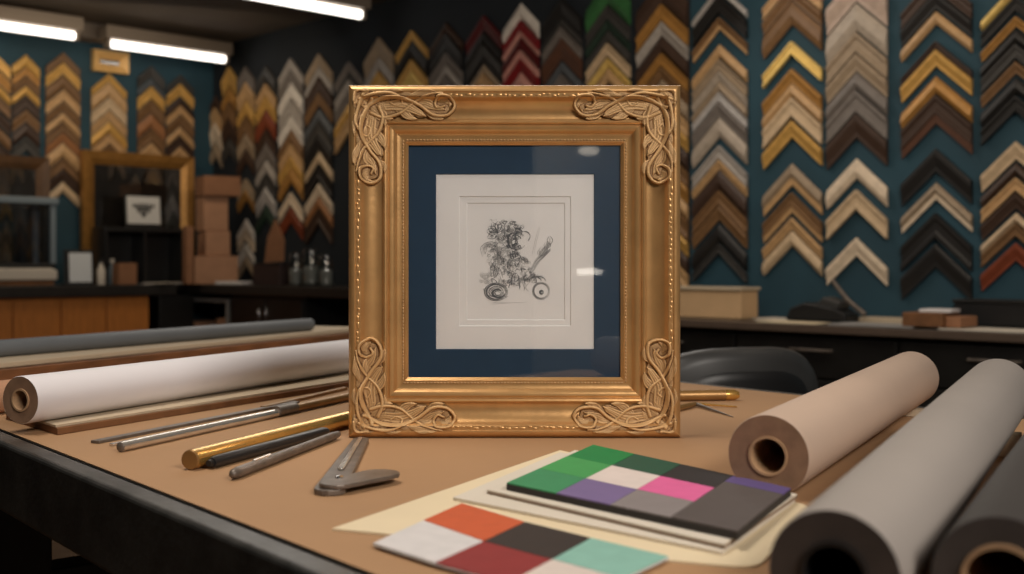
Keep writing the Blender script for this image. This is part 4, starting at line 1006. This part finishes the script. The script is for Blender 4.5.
for k in range(7): ell(inkA, 212 + rg.uniform(-40, 30), 150 + rg.uniform(-40, 10), rg.uniform(10, 24), rg.uniform(8, 16), .0008, rg.uniform(0, 3), rg.uniform(4, 6.5), .5)
stroke(inkB, [(310, 275), (326, 200), (346, 130)], .0005); stroke(inkB, [(318, 272), (334, 200), (350, 135)], .0004)
for k in range(5): stroke(inkA if k % 2 else inkB, [(296 + k * 5, 360), (330 + k * 3, 296 + k * 5), (372, 268 + k * 4), (404, 240 + k * 3)], .0009)
for k in range(10): leafy(inkA if k % 2 else inkB, 350 + k * 5.5, 290 - k * 7, -1.9 + .8 * rg.random(), rg.uniform(24, 52), .0007)
body = [(120, 215), (160, 150), (200, 112), (250, 112), (262, 160), (205, 170), (195, 230), (240, 255), (285, 300), (320, 360), (340, 395), (300, 425), (235, 432), (150, 420), (110, 400), (102, 330)]
def inside(x, y):
    c = False; j = len(body) - 1
    for i in range(len(body)):
        if (body[i][1] > y) != (body[j][1] > y) and x < (body[j][0] - body[i][0]) * (y - body[i][1]) / (body[j][1] - body[i][1]) + body[i][0]: c = not c
        j = i
    return c
cnt = 0
while cnt < 420:
    x, y = rg.uniform(95, 345), rg.uniform(105, 435)
    if not inside(x, y): continue
    if math.hypot(x - 158, y - 365) < 24 or math.hypot(x - 232, y - 345) < 20: 
        if rg.random() < .8: continue
    cnt += 1; kind = rg.random(); mb_ = inkA if rg.random() < .36 else inkB
    if kind < .5: ell(mb_, x, y, rg.uniform(5, 17), rg.uniform(4, 13), rg.uniform(.0003, .0008), rg.uniform(0, 6), rg.uniform(5, 8), .6)
    elif kind < .8: leafy(mb_, x, y, rg.uniform(0, 6.28), rg.uniform(12, 34), .0006)
    else: stroke(mb_, [(x, y), (x + rg.uniform(-18, 18), y + rg.uniform(8, 26)), (x + rg.uniform(-22, 22), y + rg.uniform(22, 48))], rg.uniform(.0006, .0013))
for k in range(34):
    x, y = rg.uniform(74, 186), rg.uniform(425, 490); ell(inkB, x, y, rg.uniform(5, 12), rg.uniform(4, 9), .0012, rg.uniform(0, 6), rg.uniform(6, 9), .6)
for k in range(36):
    x, y = rg.uniform(70, 150), rg.uniform(215, 330); ell(inkB, x + max(0, y - 260) * .4, y, rg.uniform(4, 10), rg.uniform(4, 12), .0010, rg.uniform(0, 6), rg.uniform(5, 9), .6)
for k in range(40):
    x, y = rg.uniform(100, 180), rg.uniform(105, 190); ell(inkB, x, y, rg.uniform(4, 10), rg.uniform(4, 10), .0011, rg.uniform(0, 6), rg.uniform(5, 9), .6)
for k in range(40):
    x, y = rg.uniform(185, 250), rg.uniform(170, 290); ell(inkA, x, y, rg.uniform(6, 14), rg.uniform(6, 14), .0011, rg.uniform(0, 6), rg.uniform(6, 9), .6)
for k in range(14): leafy(inkB, rg.uniform(60, 110), rg.uniform(380, 440), -1.6 + rg.uniform(-.9, .9), rg.uniform(14, 36), .0005)
stroke(inkB, [(100, 522), (180, 516), (292, 511)], .0005); stroke(inkB, [(104, 516), (140, 512), (190, 514)], .0004)
for q in (1, .86, .60): ell(inkA, 130, 460, 58 * q, 44 * q, .0010)
ell(inkA, 140, 464, 34, 26, .0020, .2, 5.8, .5)
ell(inkA, 232, 205, 40, 44, .0009, 1.2, 5.4); ell(inkA, 215, 205, 26, 40, .0022, 1.7, 4.6)
obj('engraving', inkA, M['ink'], pr_, label='dark lines of the engraving'); obj('engraving', inkB, M['ink2'], pr_, label='pale lines of the engraving')

# ------------------------------------------------------------------ light
def area(name, loc, target, sx, sy, power, col):
    l = bpy.data.lights.new(name, 'AREA'); l.shape = 'ELLIPSE' if name == 'spark_lamp' else 'RECTANGLE'; l.size = sx; l.size_y = sy; l.energy = power; l.color = col
    o = bpy.data.objects.new(name, l); C.objects.link(o); o.location = loc
    o.rotation_euler = (Vector(target) - Vector(loc)).to_track_quat('-Z', 'Y').to_euler(); return o
warm = (1., .80, .60)
area('table_lamp_light', (-.55, 1.35, 2.5), (.1, 1.4, .8), .9, .5, 19, (1., .90, .78))
area('ceiling_light_rear', (1.35, -.8, 2.5), (.0, 1.5, 1.0), 1.3, .7, 66, (1., .92, .83))
rl = right_at(900, 1.7); area('wall_wash_light', (rl.x, rl.y, 2.66), (*right_at(900, 0).xy, 1.3), 2.4, .3, 19, (1., .84, .66))
rl = right_at(500, 1.6); area('wall_wash_light', (rl.x, rl.y, 2.66), (*right_at(470, 0).xy, 1.3), 2.0, .3, 9, (1., .84, .66))
ll = left_at(90, 1.2); area('wall_wash_light', (ll.x, ll.y, 2.45), (*left_at(90, 0).xy, 1.2), 2.0, .2, 9, (1., .82, .6))
area('door_light', (.35, -2.9, 2.6), (.45, -4.0, 1.2), .5, .3, 14, (1., .93, .86))  # unseen fill added to brighten the panel mirrored in the glass
area('ceiling_light_far', (-.3, 5.0, 2.62), (-.2, 3.0, .8), 2.2, .45, 22, (1., .93, .84))  # unseen area light added to put sheen on the table and rods
# unseen area lights added behind the camera to make sparks in the glass
area('spark_lamp', (.455, -3.9, 1.72), (.1, 1.5, 1.2), .12, .055, .035, (1, .86, .68))
area('spark_lamp', (.44, -3.9, 1.00), (.1, 1.5, 1.0), .20, .035, .075, (1, .92, .8))
w = bpy.data.worlds.new('world'); bpy.context.scene.world = w; w.use_nodes = True
w.node_tree.nodes['Background'].inputs[0].default_value = (.9, .8, .7, 1); w.node_tree.nodes['Background'].inputs[1].default_value = .05

# ------------------------------------------------------------------ camera
cd = bpy.data.cameras.new('camera'); cam = bpy.data.objects.new('camera', cd); C.objects.link(cam)
cam.location = (0, 0, CAMZ); cam.rotation_euler = (math.pi / 2, 0, 0)
cd.sensor_width = 36; cd.lens = F / 1024 * 36; cd.shift_y = -(287 - HOR) / 1024
cd.clip_start = .02; cd.dof.use_dof = True; cd.dof.focus_distance = 1.49; cd.dof.aperture_fstop = 5.0
sc = bpy.context.scene; sc.camera = cam
sc.view_settings.view_transform = 'Standard'; sc.view_settings.exposure = 0.0
